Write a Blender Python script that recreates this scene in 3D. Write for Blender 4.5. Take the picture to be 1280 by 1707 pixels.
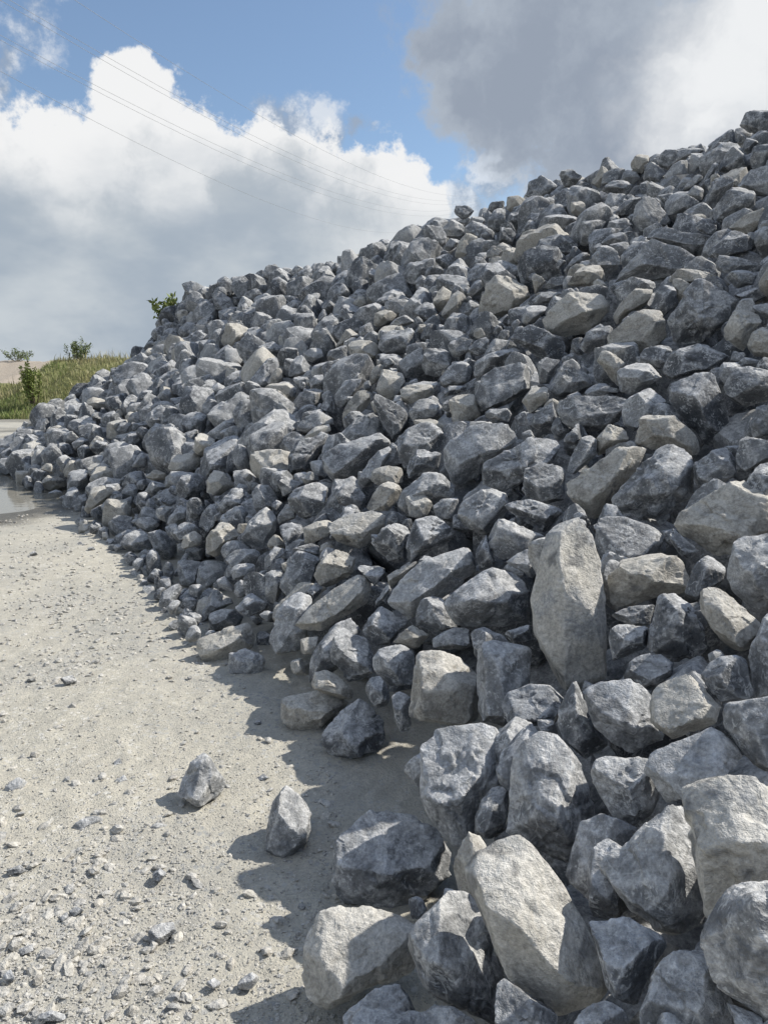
import bpy, bmesh, math, random
import numpy as np
from mathutils import Vector, Matrix

for o in list(bpy.data.objects):
    bpy.data.objects.remove(o, do_unlink=True)
scene = bpy.context.scene
COL = scene.collection
R = math.radians

# ------------------------------------------------------------------ camera
PITCH, CAM_H, F_PX, CX, CY = R(9.4), 1.6, 1282.0, 640.0, 853.5
cam_data = bpy.data.cameras.new('camera')
cam_data.sensor_fit = 'VERTICAL'
cam_data.sensor_height = 36.0
cam_data.lens = 36.0 * F_PX / 1707.0
cam_data.clip_start, cam_data.clip_end = 0.05, 6000.0
cam = bpy.data.objects.new('camera', cam_data)
cam.location = (0, 0, CAM_H)
cam.rotation_euler = (R(90) - PITCH, 0, 0)
COL.objects.link(cam)
scene.camera = cam
CP, SP = math.cos(PITCH), math.sin(PITCH)


def ray(u, v):
    """World direction through a point of the photograph (1280 x 1707)."""
    a, b = (u - CX) / F_PX, (CY - v) / F_PX
    return np.array([a, CP + b * SP, -SP + b * CP])


def project(P):
    P = np.asarray(P, float)
    x, y, z = P[..., 0], P[..., 1], P[..., 2] - CAM_H
    d = y * CP - z * SP
    d = np.where(np.abs(d) < 1e-3, 1e-3, d)
    return CX + F_PX * x / d, CY - F_PX * (y * SP + z * CP) / d, d


# ------------------------------------------------------------------ view, sun, sky
scene.view_settings.view_transform = 'Standard'
scene.view_settings.look = 'None'
scene.view_settings.exposure = 0.12
scene.view_settings.gamma = 1.0
scene.cycles.use_denoising = True
scene.cycles.max_bounces = 6
scene.cycles.diffuse_bounces = 2
scene.cycles.adaptive_threshold = 0.02

SUN_AZ, SUN_EL = R(69), R(43)          # azimuth to the right of the view direction (+Y)
sun_dir = Vector((math.sin(SUN_AZ) * math.cos(SUN_EL), math.cos(SUN_AZ) * math.cos(SUN_EL), math.sin(SUN_EL)))
sd = bpy.data.lights.new('sun', 'SUN')
sd.energy, sd.angle, sd.color = 5.0, R(0.55), (1.0, 0.95, 0.86)
sun = bpy.data.objects.new('sun', sd)
sun.rotation_euler = (-sun_dir).to_track_quat('-Z', 'Y').to_euler()
COL.objects.link(sun)


class NT:
    """Small helper for writing node trees."""
    def __init__(self, tree):
        self.t = tree
        self.n = tree.nodes
        self.l = tree.links

    def node(self, kind, **kw):
        nd = self.n.new(kind)
        for k, v in kw.items():
            setattr(nd, k, v)
        return nd

    def put(self, sock, val):
        if isinstance(val, bpy.types.NodeSocket):
            self.l.new(val, sock)
        elif val is not None:
            sock.default_value = val

    def math(self, op, a, b=None, c=None, clamp=False):
        nd = self.node('ShaderNodeMath', operation=op, use_clamp=clamp)
        for i, v in enumerate((a, b, c)):
            if v is not None:
                self.put(nd.inputs[i], v)
        return nd.outputs[0]

    def vec(self, op, a, b=None, scale=None):
        nd = self.node('ShaderNodeVectorMath', operation=op)
        self.put(nd.inputs[0], a)
        if b is not None:
            self.put(nd.inputs[1], b)
        if scale is not None:
            self.put(nd.inputs['Scale'], scale)
        return nd.outputs['Value'] if op in ('DOT_PRODUCT', 'LENGTH', 'DISTANCE') else nd.outputs[0]

    def mix(self, f, a, b, mode='MIX'):
        nd = self.node('ShaderNodeMix', data_type='RGBA', blend_type=mode)
        self.put(nd.inputs[0], f)
        self.put(nd.inputs[6], a)
        self.put(nd.inputs[7], b)
        return nd.outputs[2]

    def noise(self, vec, scale, detail=4.0, rough=0.55, dist=0.0, color=False):
        nd = self.node('ShaderNodeTexNoise')
        if vec is not None:
            self.put(nd.inputs['Vector'], vec)
        nd.inputs['Scale'].default_value = scale
        nd.inputs['Detail'].default_value = detail
        nd.inputs['Roughness'].default_value = rough
        nd.inputs['Distortion'].default_value = dist
        return nd.outputs['Color'] if color else nd.outputs[0]

    def voro(self, vec, scale, feature='DISTANCE_TO_EDGE'):
        nd = self.node('ShaderNodeTexVoronoi', feature=feature)
        self.put(nd.inputs['Vector'], vec)
        nd.inputs['Scale'].default_value = scale
        return nd.outputs[0]

    def ramp(self, f, lo, hi, a=0.0, b=1.0, smooth=True):
        nd = self.node('ShaderNodeMapRange', interpolation_type='SMOOTHSTEP' if smooth else 'LINEAR')
        self.put(nd.inputs[0], f)
        for i, v in enumerate((lo, hi, a, b)):
            self.put(nd.inputs[i + 1], v)
        return nd.outputs[0]


def rgb(r, g, b):
    return (r, g, b, 1.0)


world = bpy.data.worlds.new('World')
scene.world = world
world.use_nodes = True
world.cycles.sampling_method = 'NONE'      # the sky is broad and soft; the sun lamp is sampled by itself
world.node_tree.nodes.clear()


def build_sky():
    w = NT(world.node_tree)
    out = w.node('ShaderNodeOutputWorld')
    bg = w.node('ShaderNodeBackground')
    bg.inputs['Strength'].default_value = 0.1
    w.l.new(bg.outputs[0], out.inputs[0])
    sky = w.node('ShaderNodeTexSky', sky_type='NISHITA')
    sky.sun_disc = False
    sky.sun_elevation = SUN_EL
    sky.sun_rotation = SUN_AZ
    sky.altitude, sky.air_density, sky.dust_density, sky.ozone_density = 0.0, 1.0, 0.6, 2.2
    d = w.node('ShaderNodeTexCoord').outputs['Generated']

    nw = w.vec('SUBTRACT', w.noise(d, 8.0, 5.0, 0.62, color=True), (0.5, 0.5, 0.5))
    d1 = w.vec('ADD', d, w.vec('SCALE', nw, scale=0.06))
    d2 = w.vec('ADD', d, w.vec('SCALE', nw, scale=0.13))

    def blobs(src, items, power=1.0):
        acc = None
        for u, v, r, amt in items:
            c = ray(u, v)
            c = c / np.linalg.norm(c)
            rr = r / F_PX * (c @ np.array([0, CP, -SP]))
            q = w.vec('DISTANCE', src, tuple(float(t) for t in c))
            f = w.math('SUBTRACT', 1.0, w.math('DIVIDE', q, float(rr)))
            f = w.math('MULTIPLY', w.math('MAXIMUM', f, -1.0), float(amt))
            acc = f if acc is None else w.math('SMOOTH_MAX', acc, f, 0.12)
        return acc

    # cloud banks seen in the photograph
    cumulus = [(120, 290, 140, 1), (60, 300, 120, 1), (222, 150, 66, 1), (235, 225, 105, 1), (310, 300, 130, 1),
               (430, 330, 125, 1), (560, 340, 115, 1), (640, 345, 90, 1), (690, 355, 55, .9), (200, 420, 240, 1),
               (400, 440, 230, 1), (570, 450, 190, 1), (60, 470, 240, 1), (-160, 420, 220, 1), (-420, 380, 240, 1)]
    storm = [(770, 50, 100, 1), (775, 160, 100, 1), (880, 100, 170, 1), (1020, 100, 190, 1), (1180, 90, 210, 1),
             (1000, 230, 140, .9), (1160, 240, 180, 1), (1330, 130, 240, 1), (1500, 60, 300, 1), (900, -120, 260, 1),
             (1200, -160, 300, 1), (1600, 380, 300, 1)]
    wisps = [(18, 105, 36, .55), (3, 158, 24, .6), (505, 190, 30, .8), (470, 225, 85, .8), (555, 228, 75, .7),
             (620, 215, 40, .75), (830, 265, 90, .7), (760, 345, 70, .8), (700, 380, 60, .8), (40, 55, 50, .28)]
    storm_n = w.noise(d2, 7.0, 5.0, 0.6)
    hi_n = w.noise(d, 20.0, 6.0, 0.66)
    hi = w.ramp(hi_n, 0.28, 0.72, -0.26, 0.26, False)
    fc = w.math('ADD', blobs(d1, cumulus), hi)
    fs = w.math('ADD', blobs(d2, storm), w.math('MULTIPLY', hi, 0.8))
    fw = w.math('ADD', blobs(d2, wisps), w.math('MULTIPLY', hi, 1.2))
    a_c = w.ramp(fc, 0.0, 0.19)
    a_s = w.ramp(w.math('ADD', fs, w.ramp(storm_n, 0.3, 0.7, -0.16, 0.16, False)), -0.06, 0.34)
    a_w = w.ramp(fw, 0.0, 0.42, 0.0, 0.8)

    # broken cloud of the same kind over the rest of the sky
    axis = w.vec('DOT_PRODUCT', d, tuple(float(t) for t in (0, CP, -SP + 0.3)))
    away = w.ramp(axis, 0.35, 0.62, 1.0, 0.0)
    n_all = w.noise(w.vec('MULTIPLY', d, (1.0, 1.0, 1.8)), 2.6, 5.0, 0.58)
    a_all = w.math('MULTIPLY', w.ramp(n_all, 0.47, 0.6), away)

    sep = w.node('ShaderNodeSeparateXYZ')
    w.l.new(d, sep.inputs[0])
    el = sep.outputs[2]
    deck_n = w.noise(w.vec('MULTIPLY', d, (1.0, 1.0, 2.0)), 4.5, 5.0, 0.55)
    a_deck = w.ramp(w.math('ADD', el, w.ramp(deck_n, 0.3, 0.7, -0.05, 0.05, False)), 0.30, 0.12)

    # brightness inside the clouds: sunlit towers, grey undersides
    tower = w.noise(d1, 12.0, 5.0, 0.6)
    under = blobs(d2, [(260, 470, 150, 1), (120, 480, 150, 1), (430, 350, 95, .8), (600, 350, 70, .7), (20, 350, 110, .8), (420, 520, 200, 1),
                       (120, 320, 45, .6), (300, 340, 60, .5), (480, 300, 55, .7), (350, 430, 130, .7)])
    g_c = w.ramp(w.math('ADD', under, w.ramp(tower, 0.28, 0.72, -0.7, 0.7, False)), -0.25, 0.9)
    col_c = w.mix(g_c, rgb(8.2, 8.25, 8.3), rgb(4.5, 4.95, 5.4))
    bright = blobs(d2, [(1230, 110, 170, 1), (1290, 30, 180, 1), (1130, 130, 80, .7), (1500, 100, 300, 1), (1180, 230, 90, .6)])
    g_s = w.ramp(w.math('ADD', bright, w.ramp(storm_n, 0.3, 0.7, -0.3, 0.3, False)), -0.35, 0.7)
    dim = w.ramp(w.math('ADD', w.math('MULTIPLY', fs, 0.5), w.ramp(storm_n, 0.3, 0.7, -0.25, 0.25, False)), -0.05, 0.45)
    col_s = w.mix(g_s, w.mix(dim, rgb(3.9, 4.4, 5.1), rgb(2.85, 3.3, 4.05)), rgb(7.9, 8.05, 8.2))
    col_w = w.mix(w.ramp(hi_n, 0.4, 0.6), rgb(3.1, 3.7, 4.6), rgb(7.2, 7.5, 7.9))
    col_d = w.mix(w.ramp(deck_n, 0.35, 0.66), rgb(3.5, 4.1, 4.8), rgb(5.3, 5.75, 6.1))
    col_a = w.mix(w.ramp(n_all, 0.5, 0.72), rgb(8.2, 8.4, 8.7), rgb(4.2, 4.6, 5.2))

    blue = w.mix(1.0, sky.outputs[0], rgb(1.18, 1.25, 1.27), 'MULTIPLY')
    blue = w.mix(0.07, blue, rgb(6.4, 7.0, 7.6))            # thin high haze
    c = w.mix(a_all, blue, col_a)
    c = w.mix(a_w, c, col_w)
    c = w.mix(a_s, c, col_s)
    c = w.mix(a_c, c, col_c)
    c = w.mix(a_deck, c, col_d)
    w.l.new(c, bg.inputs['Color'])


build_sky()

# ------------------------------------------------------------------ numpy noise and mesh helpers
_rng_tab = np.random.RandomState(7)
_GRAD = _rng_tab.normal(size=(256, 3))
_GRAD = (_GRAD / np.linalg.norm(_GRAD, axis=1)[:, None]).astype(np.float32)
_PERM = np.concatenate([_rng_tab.permutation(256)] * 3)


def perlin(p):
    p = np.asarray(p, np.float32)
    i = np.floor(p).astype(int)
    f = p - i
    i &= 255
    u = f * f * f * (f * (f * 6 - 15) + 10)
    res = 0.0
    for dx in (0, 1):
        wx = u[:, 0] if dx else 1 - u[:, 0]
        for dy in (0, 1):
            wy = u[:, 1] if dy else 1 - u[:, 1]
            for dz in (0, 1):
                wz = u[:, 2] if dz else 1 - u[:, 2]
                h = _PERM[_PERM[_PERM[i[:, 0] + dx] + i[:, 1] + dy] + i[:, 2] + dz]
                g = _GRAD[h]
                dot = g[:, 0] * (f[:, 0] - dx) + g[:, 1] * (f[:, 1] - dy) + g[:, 2] * (f[:, 2] - dz)
                res = res + wx * wy * wz * dot
    return res * 1.6


def fbm(p, octaves=4, gain=0.5):
    a, s, r = 1.0, 1.0, 0.0
    for k in range(octaves):
        r = r + a * perlin(p * s + 17.3 * k)
        a *= gain
        s *= 2.03
    return r


_ico = {}


def ico(level):
    if level not in _ico:
        bm = bmesh.new()
        bmesh.ops.create_icosphere(bm, subdivisions=level + 1 if level else 1, radius=1.0)
        v = np.array([x.co[:] for x in bm.verts])
        f = np.array([[q.index for q in t.verts] for t in bm.faces])
        bm.free()
        _ico[level] = (v, f)
    return _ico[level]


def make_mesh(name, verts, faces, material, smooth=False, attrs=None, crisp=None):
    """verts (n,3), faces (m,k) with a single k; attrs: name -> (kind, array)."""
    verts = np.ascontiguousarray(verts, np.float32)
    faces = np.ascontiguousarray(faces, np.int32)
    me = bpy.data.meshes.new(name)
    k = faces.shape[1]
    me.vertices.add(len(verts))
    me.vertices.foreach_set('co', verts.ravel())
    me.loops.add(faces.size)
    me.loops.foreach_set('vertex_index', faces.ravel())
    me.polygons.add(len(faces))
    me.polygons.foreach_set('loop_start', np.arange(0, faces.size, k, dtype=np.int32))
    me.polygons.foreach_set('loop_total', np.full(len(faces), k, np.int32))
    me.polygons.foreach_set('use_smooth', np.full(len(faces), smooth, bool))
    for an, (kind, arr) in (attrs or {}).items():
        at = me.attributes.new(an, kind, 'POINT')
        arr = np.ascontiguousarray(arr, np.float32)
        at.data.foreach_set({'FLOAT': 'value', 'FLOAT_VECTOR': 'vector', 'FLOAT_COLOR': 'color'}[kind], arr.ravel())
    me.update(calc_edges=True)
    if crisp:
        me.set_sharp_from_angle(angle=R(crisp))
    if material:
        me.materials.append(material)
    return me


def obj(name, mesh, loc=(0, 0, 0), parent=None, label=None, cat=None, group=None, kind=None):
    o = bpy.data.objects.new(name, mesh)
    o.location = loc
    COL.objects.link(o)
    if parent:
        o.parent = parent
    for k, v in (('label', label), ('category', cat), ('group', group), ('kind', kind)):
        if v:
            o[k] = v
    return o


def new_mat(name):
    m = bpy.data.materials.new(name)
    m.use_nodes = True
    m.node_tree.nodes.clear()
    t = NT(m.node_tree)
    out = t.node('ShaderNodeOutputMaterial')
    b = t.node('ShaderNodeBsdfPrincipled')
    t.l.new(b.outputs[0], out.inputs[0])
    return m, t, b


# ------------------------------------------------------------------ materials
def rock_material():
    m, t, b = new_mat('quarried_limestone')
    at = t.node('ShaderNodeAttribute', attribute_name='rc').outputs['Vector']       # metres within the stone
    tone = t.node('ShaderNodeAttribute', attribute_name='tone').outputs['Color']    # lightness, tan, per-stone random
    edge = t.node('ShaderNodeAttribute', attribute_name='edge').outputs['Fac']
    s = t.node('ShaderNodeSeparateColor')
    t.l.new(tone, s.inputs[0])
    light, tan, rnd = s.outputs
    big = t.noise(at, 3.0, 3.0, 0.6)
    mid = t.noise(at, 15.0, 5.0, 0.74)
    fine = t.noise(at, 80.0, 3.0, 0.75)
    oth = t.noise(at, 5.5, 3.0, 0.65)
    # blue-grey body of the stone
    bq = t.ramp(big, 0.32, 0.68)
    body = t.mix(bq, rgb(.068, .073, .080), rgb(.138, .145, .153))
    body = t.mix(light, body, t.mix(bq, rgb(.30, .307, .312), rgb(.46, .462, .455)))
    # chalky bloom and scuffs
    wq = t.vec('ADD', at, t.vec('SCALE', t.noise(at, 10.0, 2.0, 0.6, color=True), scale=0.15))
    scuff = t.math('ADD', t.math('MULTIPLY', mid, 0.72), t.math('MULTIPLY', fine, 0.28))
    scuff_a = t.ramp(scuff, t.math('SUBTRACT', 0.55, t.math('MULTIPLY', light, 0.06)), 0.61, 0.0, 0.7)
    chalk = t.mix(tan, rgb(.52, .525, .53), rgb(.55, .52, .455))
    body = t.mix(scuff_a, body, chalk)
    # webs of calcite veining and crushed lines
    v1 = t.math('MULTIPLY', t.ramp(t.voro(wq, 7.0), 0.03, 0.0, 0.0, 0.6), t.ramp(oth, 0.50, 0.62))
    v2 = t.math('MULTIPLY', t.ramp(t.noise(t.vec('MULTIPLY', wq, (1.0, 1.0, 4.0)), 34.0, 2.0, 0.6), 0.57, 0.64, 0.0, 0.7), t.ramp(mid, 0.45, 0.54))
    body = t.mix(t.math('MAXIMUM', v1, v2), body, rgb(.55, .555, .55))
    # tan weathered skin in patches
    patch = t.ramp(t.math('ADD', t.math('ADD', t.math('MULTIPLY', big, .7), t.math('MULTIPLY', mid, .3)), t.math('MULTIPLY', tan, 0.42)), 0.62, 0.74)
    mq = t.ramp(mid, 0.33, 0.67)
    skin = t.mix(mq, rgb(.225, .212, .188), rgb(.35, .332, .295))
    skin = t.mix(t.math('MULTIPLY', light, 0.75), skin, t.mix(mq, rgb(.42, .40, .355), rgb(.56, .535, .48)))
    body = t.mix(t.math('MULTIPLY', patch, t.ramp(tan, 0.0, 0.25)), body, skin)
    # dusty faces that look up, made paler to paint in sunlight on the tops
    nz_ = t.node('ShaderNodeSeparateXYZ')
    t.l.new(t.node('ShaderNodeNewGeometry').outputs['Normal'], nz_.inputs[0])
    lit_dust = t.math('MULTIPLY', t.ramp(nz_.outputs[2], 0.45, 0.9), t.ramp(mid, 0.34, 0.6, 0.15, 0.75))
    body = t.mix(lit_dust, body, chalk)
    # worn arrises
    wear = t.math('MULTIPLY', edge, t.ramp(mid, 0.36, 0.55, 0.0, 0.8))
    body = t.mix(wear, body, chalk)
    # dark fresh fractures
    dark = t.math('MULTIPLY', t.ramp(oth, 0.60, 0.66, 0.0, 0.65), t.ramp(rnd, 0.2, 0.9))
    body = t.mix(dark, body, rgb(.085, .09, .097))
    gq = t.ramp(fine, 0.3, 0.7, 0.66, 1.32, False)
    body = t.mix(1.0, body, gq, 'MULTIPLY')
    t.l.new(body, b.inputs['Base Color'])
    b.inputs['Roughness'].default_value = 0.8
    b.inputs['Specular IOR Level'].default_value = 0.35
    h = t.math('ADD', t.math('MULTIPLY', t.math('ABSOLUTE', t.math('SUBTRACT', mid, 0.5)), 0.022), t.math('MULTIPLY', fine, 0.0048))
    bp = t.node('ShaderNodeBump')
    bp.inputs['Strength'].default_value = 0.8
    bp.inputs['Distance'].default_value = 1.0
    t.l.new(h, bp.inputs['Height'])
    t.l.new(bp.outputs[0], b.inputs['Normal'])
    return m


def ground_material():
    m, t, b = new_mat('crushed_limestone_sand')
    g = t.node('ShaderNodeNewGeometry').outputs['Position']
    wet = t.node('ShaderNodeAttribute', attribute_name='wet').outputs['Fac']
    green = t.node('ShaderNodeAttribute', attribute_name='green').outputs['Fac']
    grit = t.node('ShaderNodeAttribute', attribute_name='grit').outputs['Fac']
    big = t.noise(g, 0.9, 3.0, 0.6)
    mid = t.noise(g, 9.0, 4.0, 0.65)
    fine = t.noise(g, 80.0, 4.0, 0.75)
    c = t.mix(t.ramp(big, 0.35, 0.65), rgb(.50, .475, .405), rgb(.56, .525, .435))
    c = t.mix(t.ramp(mid, 0.35, 0.7), t.mix(1.0, c, rgb(.86, .86, .87), 'MULTIPLY'), c)
    c = t.mix(t.ramp(fine, 0.40, 0.60, 0.45, 0.0), c, rgb(.27, .265, .245))
    chips = t.voro(g, 95.0, 'F1')
    cm = t.math('MULTIPLY', t.ramp(chips, 0.34, 0.26), t.ramp(t.math('ADD', mid, t.math('MULTIPLY', grit, 0.35)), 0.5, 0.8))
    c = t.mix(cm, c, t.mix(t.ramp(mid, 0.45, 0.55), rgb(.24, .25, .255), rgb(.52, .51, .48)))
    c2 = t.voro(g, 28.0, 'F1')
    c = t.mix(t.math('MULTIPLY', t.ramp(c2, 0.34, 0.24, 0.0, 0.85), t.ramp(mid, 0.42, 0.52)), c, t.mix(t.ramp(big, 0.4, 0.6), rgb(.30, .305, .30), rgb(.60, .58, .53)))
    c = t.mix(t.math('MULTIPLY', grit, 0.25), c, rgb(.30, .30, .29))
    mound = t.node('ShaderNodeAttribute', attribute_name='mound').outputs['Fac']
    c = t.mix(mound, c, t.mix(t.ramp(mid, 0.3, 0.7), rgb(.33, .28, .225), rgb(.42, .365, .30)))
    soil = t.mix(t.ramp(mid, 0.3, 0.7), rgb(.13, .135, .05), rgb(.20, .20, .085))
    c = t.mix(green, c, soil)
    mud = t.mix(t.ramp(mid, 0.3, 0.7), rgb(.085, .078, .062), rgb(.15, .137, .11))
    c = t.mix(wet, c, mud)
    t.l.new(c, b.inputs['Base Color'])
    t.l.new(t.ramp(wet, 0.0, 1.0, 0.93, 0.42), b.inputs['Roughness'])
    b.inputs['Specular IOR Level'].default_value = 0.3
    h = t.math('ADD', t.math('MULTIPLY', fine, 0.0075), t.math('MULTIPLY', t.ramp(chips, 0.4, 0.15), 0.003))
    bp = t.node('ShaderNodeBump')
    bp.inputs['Strength'].default_value = 0.8
    bp.inputs['Distance'].default_value = 1.0
    t.l.new(h, bp.inputs['Height'])
    t.l.new(bp.outputs[0], b.inputs['Normal'])
    return m


def water_material():
    m, t, b = new_mat('puddle_water')
    g = t.node('ShaderNodeNewGeometry').outputs['Position']
    b.inputs['Base Color'].default_value = rgb(.27, .255, .215)
    b.inputs['Roughness'].default_value = 0.03
    b.inputs['IOR'].default_value = 1.33
    b.inputs['Specular IOR Level'].default_value = 0.5
    bp = t.node('ShaderNodeBump')
    bp.inputs['Strength'].default_value = 0.12
    bp.inputs['Distance'].default_value = 0.02
    t.l.new(t.noise(g, 7.0, 3.0), bp.inputs['Height'])
    t.l.new(bp.outputs[0], b.inputs['Normal'])
    return m


def leaf_material(name, c1, c2):
    m, t, b = new_mat(name)
    k = t.node('ShaderNodeAttribute', attribute_name='tint').outputs['Fac']
    t.l.new(t.mix(k, rgb(*c1), rgb(*c2)), b.inputs['Base Color'])
    b.inputs['Roughness'].default_value = 0.6
    b.inputs['Transmission Weight'].default_value = 0.0
    b.inputs['Subsurface Weight'].default_value = 0.0
    return m


def plain_material(name, c, rough=0.8, metal=0.0):
    m, t, b = new_mat(name)
    g = t.node('ShaderNodeTexCoord').outputs['Object']
    n = t.ramp(t.noise(g, 9.0, 4.0), 0.3, 0.7)
    t.l.new(t.mix(n, rgb(*[x * 0.75 for x in c]), rgb(*[min(1, x * 1.2) for x in c])), b.inputs['Base Color'])
    b.inputs['Roughness'].default_value = rough
    b.inputs['Metallic'].default_value = metal
    return m


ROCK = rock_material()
GROUND = ground_material()
WATER = water_material()

# ------------------------------------------------------------------ the lie of the land
TOE = np.array([(.5, -3), (.1, -.5), (-.25, 1.2), (-.2, 2.0), (-.32, 3.0), (-.75, 3.72), (-1.1, 4.5), (-1.6, 5.6), (-2.4, 7.1),
                (-4.0, 9.6), (-5.7, 12.), (-8.1, 15.9), (-9.2, 19.0), (-9.1, 21.5), (-9.0, 25), (-9.3, 30), (-9.5, 35),
                (-8, 40), (-2, 50), (40, 50), (40, -3)], float)


def toe_dist(x, y):
    x, y = np.asarray(x, float), np.asarray(y, float)
    d2 = np.full(x.shape, 1e9)
    ins = np.zeros(x.shape, bool)
    for i in range(len(TOE)):
        (ax, ay), (bx, by) = TOE[i], TOE[(i + 1) % len(TOE)]
        ex, ey = bx - ax, by - ay
        q = np.clip(((x - ax) * ex + (y - ay) * ey) / (ex * ex + ey * ey), 0, 1)
        d2 = np.minimum(d2, (x - ax - q * ex) ** 2 + (y - ay - q * ey) ** 2)
        if ay != by:
            ins ^= ((ay > y) != (by > y)) & (x < (bx - ax) * (y - ay) / (by - ay) + ax)
    return np.where(ins, 1, -1) * np.sqrt(d2)


def pile_z(x, y):
    """Height of the boulder layer's mid surface over the ground."""
    s = toe_dist(x, y)
    z = np.interp(y, [14, 20, 30], [.62, .62, .66]) * s + .16 * np.minimum(s, 1.0) + np.interp(y, [17, 22], [0, 1.5]) * np.maximum(s - 3.0, 0)
    z = np.where(s > 0, z, 0)
    h = np.interp(y, [0, 8, 10.5, 12, 14, 16, 20, 24, 30, 40], [5.1, 5.1, 4.65, 4.65, 4.75, 4.2, 3.85, 4.2, 5.1, 5.0])
    return np.where(s > 0, np.maximum(-.3 * np.logaddexp(-z / .3, -h / .3), 0), 0)


def sstep(a, b, x):
    q = np.clip((x - a) / (b - a), 0, 1)
    return q * q * (3 - 2 * q)


def puddle_e(x, y):
    return ((x + 9.1) / 5.2) ** 2 + ((y - 11.5) / 4.6) ** 2


def ground_z(x, y, detail=True):
    x, y = np.asarray(x, float), np.asarray(y, float)
    shp = x.shape
    p = np.stack([x.ravel(), y.ravel(), np.zeros(x.size)], -1)
    z = fbm(p * 0.35 + 5.2, 3).reshape(shp) * 0.035
    e = puddle_e(x, y)
    z = z * np.clip(e - .6, 0, 1) - 0.16 * np.clip(1.0 - e, 0, 1)
    bank = sstep(36.5, 44, y) * (1.55 + 1.35 * sstep(-20.3, -17.8, x)) + sstep(47, 55, y) * (1.65 - 1.35 * sstep(-20.3, -17.8, x))
    bank = bank + sstep(37, 42, y) * fbm(p * 0.45 + 9.1, 3).reshape(shp) * 0.22
    z = z + bank
    if detail:
        near = np.clip(1.3 - np.hypot(x + 1, y - 3) / 9.0, 0, 1)
        q = p.copy()
        q[:, 2] = 3.3
        r = fbm(q * 2.3, 3).reshape(shp) * .012 + fbm(q * 12, 3, .6).reshape(shp) * .0060 + np.maximum(fbm(q * 34 + 3.1, 2, .6).reshape(shp), 0) * .0085
        z = z + near * r
    return z


def grit_at(x, y):
    x, y = np.asarray(x, float), np.asarray(y, float)
    p = np.stack([x.ravel(), y.ravel(), np.full(x.size, 8.8)], -1)
    a = fbm(p * np.array([1.3, .8, 1]) + 2.0, 3).reshape(x.shape)
    away = sstep(0.25, 1.1, -toe_dist(x, y))
    return np.clip((sstep(.02, .6, a) + .12) * (0.35 + .65 * away), 0, 1)


def graded(lo, hi, a, b, step, grow):
    c = list(np.arange(a, b, step))
    s, q = step, b
    while q < hi:
        c.append(q)
        s *= grow
        q += s
    c.append(hi)
    s, q = step, a
    left = []
    while q > lo:
        s *= grow
        q -= s
        left.append(max(q, lo))
    return np.array(sorted(set(left + c)))


def build_ground():
    xs = graded(-900, 900, -2.2, 0.4, 0.017, 1.09)
    ys = graded(-300, 2500, 1.3, 4.2, 0.017, 1.022)
    ys = ys[ys > -40]
    # keep the bank well sampled without refining everything else
    ys = np.array([v for v in ys if v < 60] + list(np.geomspace(61, 2500, 40)))
    xs = np.array(list(-np.geomspace(900, 40, 25)) + [v for v in xs if -36 < v < 40] + list(np.geomspace(41, 900, 25)))
    xs = np.array(sorted(set(list(xs) + list(np.arange(-36, -2.4, 0.45)))))
    gx, gy = np.meshgrid(xs, ys)
    gz = ground_z(gx, gy)
    n, mcols = gx.shape
    idx = np.arange(n * mcols).reshape(n, mcols)
    faces = np.stack([idx[:-1, :-1], idx[:-1, 1:], idx[1:, 1:], idx[1:, :-1]], -1).reshape(-1, 4)
    e = puddle_e(gx, gy)
    p = np.stack([gx.ravel(), gy.ravel(), np.zeros(gx.size)], -1)
    nz = fbm(p * 1.1 + 1.7, 3).reshape(gx.shape)
    wet = sstep(1.25, 1.04, e + nz * .12)
    wet = np.maximum(wet, .75 * sstep(14.8, 16.2, gy) * sstep(31, 26, gy) * sstep(.1, .4, nz + .25))
    wet = np.maximum(wet, .55 * sstep(32, 34, gy) * sstep(37.2, 36.2, gy))
    green = sstep(36.0, 37.2, gy + nz * .8) * np.maximum(sstep(-20.6, -19.0, gx + nz * 1.2), sstep(45.5, 43.5, gy + nz * 1.2))
    me = make_mesh('ground', np.stack([gx, gy, gz], -1).reshape(-1, 3), faces, GROUND, True,
                   {'wet': ('FLOAT', wet.ravel()), 'green': ('FLOAT', green.ravel()), 'grit': ('FLOAT', grit_at(gx, gy).ravel()),
                    'mound': ('FLOAT', sstep(40, 46, gy).ravel())})
    obj('ground', me, kind='structure')
    a = np.linspace(0, 2 * math.pi, 72, endpoint=False)
    v = np.stack([-9.1 + 5.3 * np.cos(a), 11.5 + 4.7 * np.sin(a), np.full(72, -.032)], -1)
    v = np.vstack([[[-9.1, 11.5, -.032]], v])
    f = np.array([[0, i + 1, (i + 1) % 72 + 1] for i in range(72)])
    obj('water', make_mesh('water', v, f, WATER, True), kind='structure')


build_ground()

# ------------------------------------------------------------------ stones
TONES = {'d': (.06, .04), 'g': (.24, .12), 'l': (.58, .10), 't': (.38, .75), 'p': (.95, .66)}  # p: for many stones the paleness is sunlight put into the tone


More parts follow.
